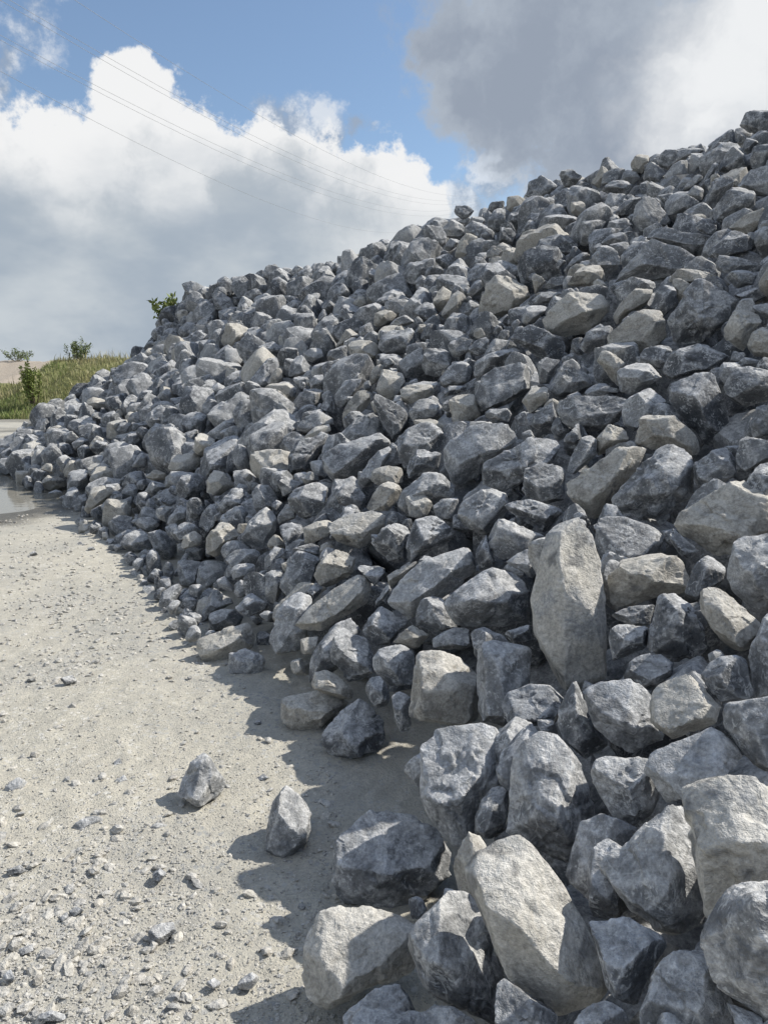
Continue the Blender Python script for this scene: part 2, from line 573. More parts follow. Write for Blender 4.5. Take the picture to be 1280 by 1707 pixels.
def shape_stone(normals, offs, ell, level, seed, size, chip=1.0, cap=1.32):
    """A fractured block: the common part of many half spaces, with chipped, uneven faces."""
    d0, faces = ico(level)
    v = d0 * ell
    dirs = v / np.linalg.norm(v, axis=1)[:, None]
    sd3 = np.array([seed * 3.17 % 91, seed * 7.31 % 83, seed * 1.93 % 77])
    q = dirs * 1.6 + sd3
    w = np.stack([perlin(q), perlin(q + 31.1), perlin(q + 57.7)], -1)
    dw = dirs + 0.06 * w
    if level > 2:
        q2 = dirs * 4.6 + sd3
        dw = dw + 0.022 * np.stack([perlin(q2), perlin(q2 + 31.1), perlin(q2 + 57.7)], -1)
    dw /= np.linalg.norm(dw, axis=1)[:, None]
    if level > 2:                                  # corners knocked off
        rs = np.random.RandomState(int(seed) % 100000)
        nk = rs.randint(2, 6)
        n2 = rs.normal(size=(nk, 3))
        n2 /= np.linalg.norm(n2, axis=1)[:, None]
        dc, _ = ico(2)
        vc = dc * ell
        vc /= np.linalg.norm(vc, axis=1)[:, None]
        cc = vc @ normals.T
        pc = vc * np.where(cc > .02, offs / np.maximum(cc, .02), 1e3).min(1)[:, None]
        sup = (pc @ n2.T).max(0)
        normals, offs = np.vstack([normals, n2]), np.append(offs, sup * rs.uniform(.78, .95, nk))
    c = dw @ normals.T
    tt = np.where(c > 0.02, offs / np.maximum(c, 0.02), 1e3)
    two = np.partition(tt, 1, axis=1)[:, :2]
    r1, r2 = two[:, 0], two[:, 1]
    k = 0.007 * size
    r = r1 - k * np.log1p(np.exp(-np.clip((r2 - r1) / k, 0, 30)))
    r = np.minimum(r, cap * np.linalg.norm(v, axis=1))          # no needles
    edge = np.exp(-((r2 - r1) / (0.032 * size)))
    p = dirs * r[:, None]
    ps = p / size + sd3
    n1 = fbm(ps * 1.9, 3 if level > 2 else 1, .55)
    disp = .014 * n1
    if level > 2:
        rag = fbm(ps * 6.5 + 11, 2, .6) * .16
        for fq, off, thr, amp in ((1.15, 40, .12, .030), (1.9, 71, .2, .018)):      # spalled ledges with ragged rims
            ch = fbm(ps * fq + off, 2, .4) + rag
            q = np.clip((ch - thr) * 9.0, 0, 1)
            disp = disp - amp * chip * q * q * (3 - 2 * q)
        disp = disp - .007 * chip * np.maximum(0, 1 - np.abs(perlin(ps * 3.1 + 9)) * 6)
    if level > 3:
        disp = disp + .006 * chip * fbm(ps * 9, 3, .6)
    p = p + dirs * (disp * size)[:, None]
    return p, faces, edge, ps * size * 1.0


def hull2d(pts):
    pts = sorted(set(pts))
    def half(seq):
        h = []
        for q in seq:
            while len(h) > 1 and (h[-1][0] - h[-2][0]) * (q[1] - h[-2][1]) - (h[-1][1] - h[-2][1]) * (q[0] - h[-2][0]) <= 0:
                h.pop()
            h.append(q)
        return h
    a, b = half(pts), half(pts[::-1])
    return np.array(a[:-1] + b[:-1], float)


def hit_pile(u, v):
    """Where the sight line through a photo point meets the pile (or passes closest above its crest)."""
    d = ray(u, v)
    t = np.concatenate([np.arange(1.0, 12, .01), np.arange(12, 48, .03)])
    P = np.array([0, 0, CAM_H]) + t[:, None] * d
    gap = P[:, 2] - np.maximum(pile_z(P[:, 0], P[:, 1]) + .02, 0)
    below = np.nonzero(gap < 0)[0]
    i = below[0] if len(below) else int(np.argmin(gap + .002 * t))
    return t[i]


def hit_ground(u, v):
    d = ray(u, v)
    return -CAM_H / d[2]


def outline_stone(pts, code, seed, ground=False, level=None):
    """A stone whose outline, seen from where the photo was taken, follows the traced points; it has its own depth and thickness."""
    rng = np.random.RandomState(seed)
    hull = hull2d(pts)
    u0, v0 = hull.mean(0)
    u0, v0 = .5 * (u0 + .5 * (hull[:, 0].min() + hull[:, 0].max())), .5 * (v0 + .5 * (hull[:, 1].min() + hull[:, 1].max()))
    wpx, hpx = np.ptp(hull[:, 0]), np.ptp(hull[:, 1])
    fwd = 0.0
    if ground or 'b' in code:
        t = hit_ground(u0, hull[:, 1].max() - .10 * hpx)
        mpp = t / F_PX
        t = t + .10 * min(wpx, hpx) * mpp
    else:
        t = hit_pile(u0, v0)
        if '*' in code:
            fwd = .12
        if 'T' in code or 'S' in code or 'F' in code:
            fwd = .35 if 'T' not in code else .9
    dvec = ray(u0, v0)
    t = t - fwd * .5 * math.sqrt(wpx * hpx) * t / F_PX
    c = np.array([0, 0, CAM_H]) + t * dvec
    zax = -dvec / np.linalg.norm(dvec)
    xax = np.cross([0, 0, 1.0], zax); xax /= np.linalg.norm(xax)
    yax = np.cross(zax, xax)
    B = np.stack([xax, yax, zax])            # rows: local axes
    # outline in metres on the plane through c across the sight line
    loc = []
    for (pu, pv) in hull:
        dd = ray(pu, pv)
        k = ((c - np.array([0, 0, CAM_H])) @ zax) / (dd @ zax)
        loc.append(B @ (np.array([0, 0, CAM_H]) + k * dd - c))
    loc = np.array(loc)[:, :2]
    w, h = np.ptp(loc[:, 0]), np.ptp(loc[:, 1])
    size = math.sqrt(w * h)
    T = .5 * (.55 * min(w, h) + .45 * size) * rng.uniform(.85, 1.1)
    N, H = [], []
    n = len(loc)
    area = sum(loc[i][0] * loc[(i + 1) % n][1] - loc[i][1] * loc[(i + 1) % n][0] for i in range(n))
    for i in range(n):
        a, b2 = loc[i], loc[(i + 1) % n]
        e = b2 - a
        L = np.linalg.norm(e)
        if L < .03 * size:
            continue
        nn = np.array([e[1], -e[0]]) / L * (1 if area > 0 else -1)
        mid = (a + b2) / 2
        hm = nn @ mid
        if hm <= .05 * size:
            continue
        up = max(nn[1], 0)
        for tilt in ((rng.uniform(.15, .8) + .25 * up, -rng.uniform(.15, .7)) if '*' in code or rng.uniform() < .55 else (rng.uniform(-.2, .25),)):
            N.append([nn[0] * math.cos(tilt), nn[1] * math.cos(tilt), math.sin(tilt)])
            H.append(hm * math.cos(tilt) * 1.015)
    for k in range(3):
        a = rng.uniform(0, 2 * math.pi)
        q = rng.uniform(.25, .9)
        N.append([math.cos(a) * q, math.sin(a) * q, 1.0]); H.append(T * rng.uniform(.72, 1.0))
        a = rng.uniform(0, 2 * math.pi)
        q = rng.uniform(.1, .6)
        N.append([math.cos(a) * q, math.sin(a) * q, -1.0]); H.append(T * rng.uniform(.75, 1.0))
    lit = []
    if 'T' in code:
        lit = [(.42, -.72, .52)]
    elif code[0] == 'p' or 'L' in code:
        lit = [(rng.uniform(-.35, .25), rng.uniform(-.62, -.35), rng.uniform(.45, .60))]
    elif code[0] in 'lt' or rng.uniform() < .55:
        lit = [(rng.uniform(-.35, .45), rng.uniform(-.55, -.15), rng.uniform(.62, .80))]
    N, H = np.array(N), np.array(H)
    ln = np.linalg.norm(N, axis=1)
    isf = np.arange(len(N)) >= len(N) - 6
    H = np.where(isf, H / 1.0, H)
    N = N / ln[:, None]
    for (lx, ly, cut) in lit:                     # broken faces that look up out of the pile
        lz = .46 if 'T' in code else .8
        nn = B @ (np.array([lx, ly, lz]) / np.linalg.norm([lx, ly, lz]))
        sup = math.sqrt((w / 2 * nn[0]) ** 2 + (h / 2 * nn[1]) ** 2 + (T * nn[2]) ** 2)
        N, H = np.vstack([N, nn]), np.append(H, sup * cut)
    rpx = .5 * math.sqrt(wpx * hpx) * .6
    if level is None:
        level = 5 if rpx > 48 else 4 if rpx > 17 else 3
    p, f, edge, rc = shape_stone(N, H, np.array([w / 2, h / 2, T]), level, seed, size, 1.5 if 'k' in code else .4 if 'T' in code or 'S' in code else 1.0, 1.6 if 'T' in code else 1.32)
    pw = p @ B
    tone = TONES[code[0]]
    li = np.clip(tone[0] + rng.uniform(-.10, .10), 0, 1)
    ta = np.clip(tone[1] + rng.uniform(-.12, .12), 0, 1)
    nv = len(p)
    at = {'rc': ('FLOAT_VECTOR', rc), 'edge': ('FLOAT', edge),
          'tone': ('FLOAT_COLOR', np.tile([li, ta, rng.uniform(), 1.0], (nv, 1)))}
    return pw, f, at, c, size, level


BOULDERS = """
p* 525,1517 575,1508 605,1508 640,1520 670,1527 695,1544 695,1612 670,1637 620,1652 545,1686 515,1667 500,1612 502,1567 #pale boulder on the sand with a V-shaped shadow across its sunlit top
g 640,1632 670,1640 695,1657 695,1707 655,1737 580,1737 572,1697 600,1664 #grey ridged boulder cut by the bottom frame edge, in front of the pale V-shadowed boulder
g 698,1534 742,1492 780,1488 802,1512 812,1527 838,1624 840,1737 812,1710 730,1672 705,1642 695,1607 679,1577 #grey blocky boulder leaning against the left side of the sunlit pale slab
l 698,1690 730,1676 762,1677 790,1700 805,1737 695,1737 #light grey round-topped boulder at the bottom frame edge, below the grey blocky one
g*bL 555,1372 585,1350 635,1342 690,1352 735,1378 757,1420 752,1462 712,1500 655,1517 600,1512 548,1508 552,1440 #broad grey boulder on the sand with one bright sunlit patch on its left half
g 997,1444 1010,1427 1055,1387 1077,1360 1110,1342 1142,1333 1180,1380 1180,1540 1122,1558 1090,1552 1047,1525 1022,1494 1005,1460 #brown-grey pointed boulder wedged left of the huge pale boulder at the right edge
p*F 1135,1310 1165,1288 1208,1273 1240,1275 1290,1290 1400,1330 1400,1490 1290,1482 1215,1484 1190,1540 1177,1548 1167,1475 1150,1430 1143,1360 #huge pale boulder cut off by the right frame edge, above a crinkled grey one
gkF 1172,1550 1200,1490 1225,1474 1290,1470 1420,1500 1420,1640 1300,1700 1270,1697 1230,1675 1190,1650 1175,1610 1168,1590 #crinkled grey boulder in the lower right corner, under the huge pale boulder
d*k 1017,830 1082,755 1095,738 1120,730 1140,742 1155,770 1156,795 1152,830 1120,865 1102,879 1080,876 1052,865 1020,852 #dark triangular boulder with white scuffs and a bright right rim
t* 1121,872 1135,848 1160,830 1200,807 1232,787 1290,770 1300,880 1222,895 1210,947 1185,932 1167,912 1135,895 #large smooth tan boulder right of the dark triangular boulder
p*T 881,1000 895,952 910,890 920,867 935,856 957,857 975,867 990,897 1002,930 1007,970 1012,1017 1016,1127 970,1147 940,1150 918,1140 895,1105 890,1050 #tall cream slab standing upright among the boulders
l* 637,1010 660,970 702,935 750,918 777,909 788,920 797,952 752,980 740,997 700,1010 690,1030 675,1035 650,1025 #long light grey boulder lying left of the oval boulder beside the standing slab
g*k 1105,545 1112,525 1140,505 1152,467 1170,463 1200,480 1228,500 1227,515 1205,550 1180,568 1130,575 1115,565 #large scuffed grey boulder high on the slope beside a small cream one
p 1207,540 1222,517 1242,503 1262,520 1272,540 1250,560 1240,590 1220,580 1205,565 #white-topped boulder just right of the large scuffed grey boulder
t 940,820 942,805 972,785 1005,757 1032,737 1070,742 1082,752 1045,795 1020,820 1015,850 1005,865 985,867 965,850 #tan hollowed boulder propping up the dark triangular boulder
p 280,785 285,765 297,752 325,750 337,765 330,782 305,788 #lone bright cream boulder on the lower slope, far left
p*S 775,1447 798,1414 830,1396 860,1392 880,1387 898,1400 905,1424 920,1454 940,1472 958,1507 980,1537 1002,1587 1019,1620 1015,1652 995,1670 965,1684 932,1693 910,1677 880,1660 850,1637 830,1610 820,1580 805,1537 788,1497 #long sunlit pale slab leaning down to the right in the foreground
d 979,1437 992,1397 1015,1390 1038,1392 1052,1437 1052,1512 1020,1537 990,1530 979,1487
d 832,1624 880,1660 928,1692 925,1737 830,1737
g 955,1707 970,1684 1000,1664 1020,1670 1045,1692 1052,1737 952,1737
d 979,1534 1010,1530 1038,1532 1048,1527 1090,1552 1115,1567 1100,1602 1080,1637 1060,1682 1018,1667 1020,1624 1000,1582
d 1132,1570 1140,1566 1168,1574 1175,1612 1185,1637 1210,1670 1228,1687 1228,1737 1065,1737 1060,1690 1070,1660 1085,1627 1100,1602 #dark pointed boulder at the bottom edge, below the huge pale boulder
d 1210,1672 1235,1678 1272,1697 1282,1737 1230,1737
t*b 468,1164 502,1150 540,1147 572,1160 585,1170 550,1197 538,1217 532,1226 485,1227 468,1204 #tan rounded boulder sitting on the sand left of the faceted dark boulder
d*bL 532,1240 538,1217 560,1190 602,1160 615,1170 625,1184 640,1202 646,1232 635,1257 575,1277 548,1262 #faceted dark boulder on the sand with one bright ridge
t 518,1137 525,1120 542,1114 565,1127 595,1154 588,1167 565,1157 522,1150 #tan wedge just behind the two boulders resting on the sand
g 550,1090 555,1062 588,1055 615,1067 626,1092 625,1114 602,1134 580,1137 570,1124 552,1102 #round grey boulder above the tan wedge
g 621,1097 630,1082 652,1077 672,1072 690,1082 692,1130 685,1150 658,1153 645,1140 628,1124 622,1112
d 610,1140 618,1127 632,1126 645,1140 650,1162 645,1177 630,1183 615,1167
t* 692,1094 702,1084 740,1083 775,1084 785,1092 802,1127 800,1202 765,1217 722,1216 688,1211 680,1197 690,1140 #large tan block with faint bedding lines
g 652,1160 665,1151 688,1150 680,1197 685,1214 672,1233 660,1207
d 515,1140 515,1114 525,1082 560,1040 590,1026 602,1052 580,1072 560,1082 565,1117 545,1114 525,1120
t 501,1062 532,1060 522,1090 505,1090
l*L 703,1228 715,1216 760,1212 800,1204 838,1217 850,1250 838,1290 845,1330 800,1400 775,1420 745,1405 712,1360 700,1330 712,1300 702,1260 #blue-grey knobbly boulder with a pale crack, at the edge of the sand
d 815,1252 820,1232 840,1220 868,1193 892,1202 905,1217 880,1237 860,1257 845,1292 835,1294 820,1277
g*k 842,1387 848,1300 852,1254 875,1232 902,1218 930,1227 952,1250 975,1282 985,1312 992,1367 994,1404 982,1442 960,1457 910,1430 #tall scuffed grey boulder right behind the sunlit pale slab
g 790,1362 802,1332 820,1312 845,1310 848,1342 842,1387 820,1402 790,1392
d 836,1174 845,1154 862,1147 905,1133 920,1150 938,1167 925,1207 895,1200 868,1193 842,1202
g 798,1082 808,1070 825,1067 860,1077 885,1080 882,1140 840,1157 838,1192 840,1212 802,1202 800,1167 808,1130 #tall grey boulder between the tan block and the standing cream slab
d 892,1200 920,1200 932,1224 895,1222
dv 928,1207 930,1182 945,1152 955,1137 970,1152 980,1180 982,1207 1002,1232 1015,1242 980,1272 960,1247 932,1227 #dark boulder crossed by a white vein at the foot of the standing slab
g 981,1284 988,1267 1010,1256 1028,1254 1052,1251 1078,1262 1072,1284 1105,1342 1090,1354 1055,1384 1022,1364 1012,1344 985,1304
l* 969,1152 990,1140 1025,1132 1052,1132 1072,1144 1086,1160 1082,1187 1110,1230 1108,1237 1080,1262 1042,1252 1015,1242 982,1214 979,1187 #light grey boulder with a ledge, right below the standing slab
p* 1086,1154 1098,1140 1120,1130 1145,1119 1160,1130 1205,1180 1200,1204 1175,1217 1122,1236 1108,1222 1085,1207 1081,1177 #pale smooth boulder with dark spots beside the ledged light grey boulder
l 1071,1284 1085,1254 1120,1240 1168,1220 1192,1208 1205,1214 1242,1264 1240,1274 1210,1274 1168,1290 1135,1314 1138,1332 1108,1342 1090,1317 #long grey boulder tucked under the pale spotted boulder
d 1202,1190 1210,1174 1242,1167 1285,1157 1310,1162 1310,1287 1280,1286 1260,1277 1242,1262 1205,1210 #dark boulder with a pale band at the right edge, above the huge pale boulder
d 1168,1127 1180,1107 1198,1094 1242,1090 1250,1117 1260,1162 1210,1174 1202,1174 1170,1134
l 1245,1094 1260,1067 1272,1052 1272,1034 1285,1010 1322,1017 1322,1157 1280,1157 1255,1162 1258,1127
d 1035,1132 1048,1104 1072,1090 1100,1087 1120,1104 1122,1127 1085,1157 1070,1140
d 1014,1042 1048,1045 1080,1045 1075,1080 1060,1088 1014,1105
d 1232,825 1242,795 1270,770 1310,765 1310,875 1280,878 1260,872 1238,852
l* 1222,895 1248,882 1285,879 1322,885 1322,1005 1282,1020 1258,1025 1232,1015 1212,985 1210,952 1219,930 #light grey squared block at the right edge below the smooth tan boulder
t 1165,990 1185,976 1200,980 1215,992 1235,1018 1260,1028 1272,1045 1255,1078 1220,1088 1200,1068 1168,1020 #olive-tan boulder sloping down beneath the squared block
dk 1095,995 1110,985 1130,990 1162,1012 1170,1050 1180,1080 1160,1102 1075,1090 1082,1042 #dark pyramid-shaped boulder right of the standing cream slab
t 1009,960 1032,940 1072,930 1130,926 1145,940 1151,972 1135,989 1095,998 1065,1008 1012,1012 #long tan boulder lying level just right of the standing slab
g 982,872 1010,862 1038,862 1068,870 1095,878 1108,900 1102,922 1058,932 1040,938 1000,930 990,898 #grey boulder lying on the long tan boulder right of the slab tip
g 1015,1028 1038,1012 1090,1005 1082,1040 1055,1048
d 1115,900 1120,880 1135,892 1168,920 1152,932 1135,928
d 1152,955 1172,920 1210,948 1205,975 1185,975 1165,990 1160,1005 1140,990
g 756,858 770,835 802,816 828,818 850,828 852,845 832,855 820,885 805,892 770,880
g 720,842 735,832 770,830 758,850 758,870 742,868 725,858
d 832,845 852,832 882,832 915,845 940,850 935,858 915,872 910,890 860,862
g 809,910 830,865 842,858 880,878 908,895 905,910 870,920 840,934 815,922 #wedge-shaped boulder with a light flat top left of the slab tip
g* 732,1018 752,982 790,960 820,946 860,946 880,960 885,975 880,1018 880,1038 840,1050 808,1048 760,1044 #large oval grey boulder directly left of the standing slab
l 839,938 865,918 905,912 898,940 888,965 872,950
d 792,925 810,892 825,932 828,945 800,952
g 720,1065 758,1045 782,1048 785,1075 770,1084 720,1082
g 784,1055 795,1045 840,1060 850,1072 815,1068 798,1082 792,1098
d 840,1052 882,1040 888,1068 855,1072
p* 542,875 560,862 592,852 625,851 644,860 638,880 608,910 600,915 570,910 548,900 #pale sunlit boulder with grooved surface on the lower slope
t 505,880 525,870 560,860 545,880 542,900 532,905 505,908
t 525,952 540,928 560,912 580,920 595,932 592,950 578,965 545,980 528,965 #tan boulder with a small sunlit corner under the grooved pale boulder
p* 488,1042 505,1020 530,998 560,975 600,952 618,955 621,988 615,1005 592,1025 540,1055 510,1060 492,1058 #long cream boulder, half in sun, sloping up to the right near the sand
d 620,902 635,882 660,870 685,868 680,920 678,935 655,940 630,922
d 680,895 690,868 730,862 748,880 762,890 740,912 702,930 682,935 678,918
t 644,960 678,940 710,930 665,968 650,982
d 602,1050 615,1025 638,1008 648,1025 682,1035 655,1065 652,1078 625,1080 610,1065
t 652,1070 688,1040 705,1050 718,1060 695,1082 675,1072
g 685,1032 702,998 715,995 742,1000 735,1020 750,1038 762,1045 722,1058 702,1048
l 446,1062 458,1025 472,998 502,988 522,995 490,1042 500,1060 500,1085 460,1090 #light grey boulder partly under the lower end of the long cream boulder
d 592,942 630,942 648,950 625,980 620,955
d 615,1015 648,972 652,985 638,1005
d 472,832 492,815 532,802 548,812 545,838 515,865 498,862 495,845
d 558,838 562,812 580,805 600,815 612,830 605,850 580,838
t 608,850 622,820 640,802 665,808 671,818 660,838 648,852 625,850 #mushroom-shaped brown boulder above the grooved pale boulder
g 662,845 670,820 705,788 735,790 760,810 755,830 722,838 680,862
p 674,830 702,816 712,825 722,842 710,862 685,865 680,855 #small pointed boulder with a bright sunlit tip above the two dark boulders
d 464,870 500,872 508,880 505,905 488,915 472,900
g 462,862 478,838 492,842 495,862 465,875
t 441,910 458,890 468,895 480,915 465,920
l 440,930 458,912 472,915 475,922 452,942 440,952
g 465,980 478,935 492,918 512,920 535,930 525,970 488,992 468,998
g 440,955 452,948 470,948 478,960 465,988 460,1008 440,998
d 485,916 518,905 532,910 538,928 520,925
d 508,988 528,970 540,980 530,995 520,1002
g 498,798 515,784 530,792 532,800 510,808
g 462,810 475,792 502,805 490,822 472,830
p 345,822 345,792 365,780 380,788 395,808 380,812 365,828
d 362,838 368,825 388,812 405,815 425,830 428,850 395,862 368,855
g 420,818 430,808 448,809 470,832 448,838 430,855
d 449,842 460,831 472,840 465,855
l 402,898 415,872 445,844 462,855 460,885 438,915 412,908 #bluish boulder with a flat sunlit left face near the sand
g 332,870 345,842 362,838 360,868 345,890
t 342,925 344,895 365,872 380,870 400,885 400,898 375,922 358,931 #tan angular boulder at the toe of the pile beside the bluish flat-faced one
p 300,918 305,895 325,884 340,892 335,908 310,912
gb 305,922 322,908 345,910 340,932 318,938
gb 244,885 260,880 282,890 298,908 298,925 280,935 262,928 #grey angular boulder on the sand where the toe turns away
g 281,885 305,870 332,875 340,888 305,892 300,905
l 276,880 285,858 308,836 315,848 318,865 292,880
l 260,855 262,840 275,842 288,845 280,872 262,868
g 374,930 395,915 420,910 436,922 428,940 388,948
gb 294,938 310,931 322,940 338,935 328,950 325,978 300,975 295,955
lb 328,955 335,935 370,932 382,940 382,955 360,970 342,988 328,978
l 384,952 402,940 425,940 425,960 400,965 390,968
l 360,965 375,959 390,980 388,988 362,978
l 390,988 400,965 412,970 420,985 395,1000
gb 334,1018 348,990 355,978 385,995 390,1005 370,1018 348,1030 340,1038 334,1032
gb 345,1040 350,1022 370,1015 390,1016 408,1030 410,1038 370,1050 348,1051
g 390,1012 400,998 420,988 448,1008 445,1015 415,1028
p*b 324,1085 326,1058 352,1052 390,1045 415,1036 428,1045 430,1068 420,1080 400,1080 380,1098 365,1108 335,1105 #large pale boulder lying out on the sand at the toe
l*b 381,1090 410,1080 435,1088 445,1102 442,1130 415,1132 382,1125 #small light grey block on the sand against the large pale boulder
lb 415,1028 432,1024 439,1035 428,1042
l 432,1025 445,1018 458,1020 448,1038
gb 428,1052 448,1052 452,1080 430,1082
t 240,795 258,782 275,788 278,800 255,802
l 240,818 252,802 280,808 272,820 255,828
d 255,828 272,818 298,828 300,842 278,842
d 292,815 302,792 325,788 345,795 342,815 320,838 295,828
g 240,855 245,828 260,835 260,855
gb 202,905 208,892 225,879 240,882 255,902 258,918 225,922 208,918
gb 182,870 195,858 220,860 222,870 225,878 208,888 200,898 185,885
gb 150,852 172,839 175,860 168,872 155,865
t 168,872 172,840 180,830 212,832 222,838 220,860 190,862 178,880
t 140,850 155,812 175,808 192,820 175,838 150,858
gb 120,840 130,825 145,822 148,842 140,855 128,855
l 112,810 118,788 135,780 150,785 150,810 135,822 115,820
t 151,800 160,778 175,776 190,785 192,800 170,808 155,810
l 175,808 198,805 205,815 192,825 180,825
l 200,820 215,805 232,810 230,828 215,832
d 225,840 230,822 245,820 260,838 260,855 235,855
g 224,868 238,860 252,862 268,875 250,888 232,880
l 92,768 110,756 128,772 105,788
t 66,782 82,768 100,785 85,790
l 45,785 58,772 72,778 55,795
tb 70,802 82,790 110,792 110,812 85,818 72,812
lb 80,822 92,816 105,820 100,826
lb 99,830 108,825 114,831 108,836
l 152,762 172,759 179,775 155,772
g 120,738 135,728 149,735 142,748 125,750
d 91,750 102,735 118,742 125,755 108,760
t 138,672 155,662 180,668 188,680 160,685
l 150,695 160,685 182,692 172,702
g 145,725 155,702 172,712 175,728 150,740
d 150,750 162,732 180,738 182,750 165,758
d 212,712 240,702 258,701 250,712 225,719
l 195,718 200,704 222,705 212,722
g 202,748 215,722 235,720 238,735 215,755
l 228,765 238,752 248,760 245,778 218,780
l 209,682 222,670 245,670 232,690 212,692
l* 738,752 752,725 788,705 835,698 850,708 865,730 850,740 805,778 802,792 768,810 752,805 740,775 #broad smooth blue-grey boulder in the middle of the slope
d*k 802,808 805,772 842,745 895,722 930,725 941,740 928,770 892,775 875,795 865,815 840,822 820,812 #dark streaked boulder slanting right beside the broad smooth blue-grey one
g* 789,665 802,628 828,608 865,600 890,608 892,630 885,648 845,675 815,680 798,692 #large brown-grey boulder above the broad smooth blue-grey boulder
g* 921,668 952,656 995,658 1055,660 1045,685 1035,705 995,718 960,720 935,705 #wide flat-topped grey boulder with a dark front face
d 850,565 862,550 882,541 910,550 945,572 942,598 910,598 890,600 865,580 #blue-grey boulder just below the broad cream boulder
g 784,625 790,602 810,590 855,580 875,592 870,600 830,605 805,625 792,640
d 894,608 908,595 935,600 928,615 918,638 898,640
g 912,655 922,628 935,608 955,598 975,608 988,640 978,655 958,642 940,655 918,665 #rough grey boulder behind the wide flat-topped one
t 868,670 890,642 915,642 910,660 910,670 890,692 880,690
g 885,710 890,690 920,668 932,705 910,710 898,718
g 802,695 815,682 845,680 852,690 848,705
t 745,670 762,658 790,655 790,680 802,692 780,710 758,712 750,692
g 731,632 750,608 772,596 786,612 785,642 752,642 738,648
d 739,662 742,642 775,642 786,650 760,658
g 745,572 770,562 790,565 785,585 758,600 748,585
d 779,585 792,568 815,558 812,582 792,595
g 965,585 970,568 990,545 1015,542 1025,552 1010,580 978,592
l 990,655 1008,642 1032,648 1032,656
g 942,790 950,760 970,725 992,720 995,758 980,772 945,800
d 868,818 875,782 900,771 942,775 940,808 942,832 910,839 880,832 #dark frosted boulder left of the tan hollowed boulder
p* 899,535 928,502 955,480 990,478 1012,490 1020,515 1010,530 985,548 980,560 940,562 910,552 #broad cream boulder in the upper middle of the slope
t* 795,522 808,470 828,454 858,455 882,468 890,492 872,512 860,530 825,528 798,534 #large warm grey boulder left of the broad cream boulder
d* 890,415 900,398 932,389 960,390 969,410 952,425 920,435 895,430 #dark oval boulder below the skyline
t* 754,422 765,402 778,385 798,392 808,415 785,435 765,438 #yellowish cream boulder below the left part of the rocky skyline
l 734,382 752,366 772,375 780,385 768,395 745,398
d 755,355 758,342 780,342 791,352 782,362 768,366
g 780,372 785,358 802,360 810,370 800,382 782,382
l 765,370 778,355 784,365 778,378
d 811,355 818,338 842,334 842,355 828,352 815,362
t* 842,352 845,328 870,324 885,340 875,350 855,352 #cream block on the skyline left of a tall dark boulder
d* 872,330 880,302 908,289 925,298 932,312 905,330 900,342 885,340 #tall dark boulder on the skyline beside the cream block
d 930,292 935,282 950,280 968,295 958,312 940,312
g 958,312 970,298 985,310 982,322 962,318
t 984,305 995,298 1005,272 1018,282 998,315 #small tan spike of stone on the skyline
g 1000,312 1005,288 1028,278 1045,280 1040,298 1015,315
p 950,345 952,330 970,332 978,348 970,362 952,358
g 896,378 900,362 928,358 962,362 965,372 945,380 910,390
l 908,350 935,338 942,350 925,358
t 865,402 870,388 895,375 895,402 875,412
g 831,405 835,378 850,378 860,390 858,408
t 830,435 840,415 865,412 878,430 855,445 835,442
g 810,420 820,408 842,412 828,432 812,430
d 724,435 735,420 755,425 758,440 740,450
l 738,415 752,395 770,398 762,412 748,420
d 961,400 965,370 992,362 1010,370 1000,392 980,410 965,408
d 842,378 850,352 870,352 875,370 860,380
g 810,380 815,360 832,352 842,360 838,375 828,390
g 905,480 920,462 942,459 940,475 915,482
t 885,460 892,455 910,470 892,492
l 924,445 935,428 944,438 932,450
g 882,508 902,488 940,482 935,495 920,505
l 870,538 875,512 920,508 910,520 890,530 880,542
p 735,520 748,498 762,478 778,495 765,522 738,538
g 765,522 782,500 800,498 795,528 780,528
l 775,492 792,472 810,462 805,490 785,498
t 945,478 960,450 970,448 990,442 1005,445 1012,468 990,478 972,470
l 979,435 998,410 1020,409 1040,422 1030,448 1015,458 1002,442
g 938,452 955,430 970,420 985,412 972,442 945,458
p 988,472 998,462 1012,478 995,480
t 991,745 992,728 1005,710 1022,706 1038,712 1052,722 1052,738 1030,738 1010,755 992,762
t* 1058,728 1065,698 1078,678 1108,678 1132,700 1160,725 1168,748 1160,765 1150,760 1135,740 1115,730 1100,735 1082,750 1055,738 #smooth tan-grey boulder behind the dark triangular boulder
d*L 1110,645 1122,630 1140,622 1160,615 1180,614 1195,628 1200,650 1215,695 1222,718 1210,738 1175,748 1165,725 1135,695 1115,670 #dark boulder with a bright sunlit cap above the dark triangular one
l 1035,685 1042,668 1065,652 1100,648 1112,665 1108,675 1078,678 1062,700 1055,720 1038,708
g 1202,638 1222,612 1248,610 1285,618 1310,632 1285,668 1240,680 1215,662
d 1100,620 1110,595 1130,580 1168,570 1200,578 1218,592 1200,615 1185,615 1140,622 1118,635 #dark flat boulder under the large scuffed grey boulder
d 1065,590 1075,580 1110,569 1122,580 1108,595 1100,618 1085,608 1065,602
l 1026,620 1042,608 1070,601 1102,630 1072,650 1048,662 1035,655
t 1010,570 1015,555 1042,528 1072,512 1102,520 1108,565 1068,585 1062,600 1035,592 1012,580 #big tan-grey boulder left of the large scuffed grey boulder
t 994,602 1002,585 1020,582 1045,605 1030,620 1032,650 1015,632
t 1244,575 1252,555 1282,542 1310,545 1310,595 1280,600 1255,595 #tan boulder at the right frame edge below the white-topped one
g 1249,710 1260,675 1282,672 1292,695 1288,728 1255,730
g 1225,762 1232,735 1250,730 1285,732 1292,760 1258,780 1230,785
d 1156,770 1200,741 1210,750 1231,788 1200,808 1172,822 1158,808
g 1225,608 1240,595 1270,602 1272,612 1235,610
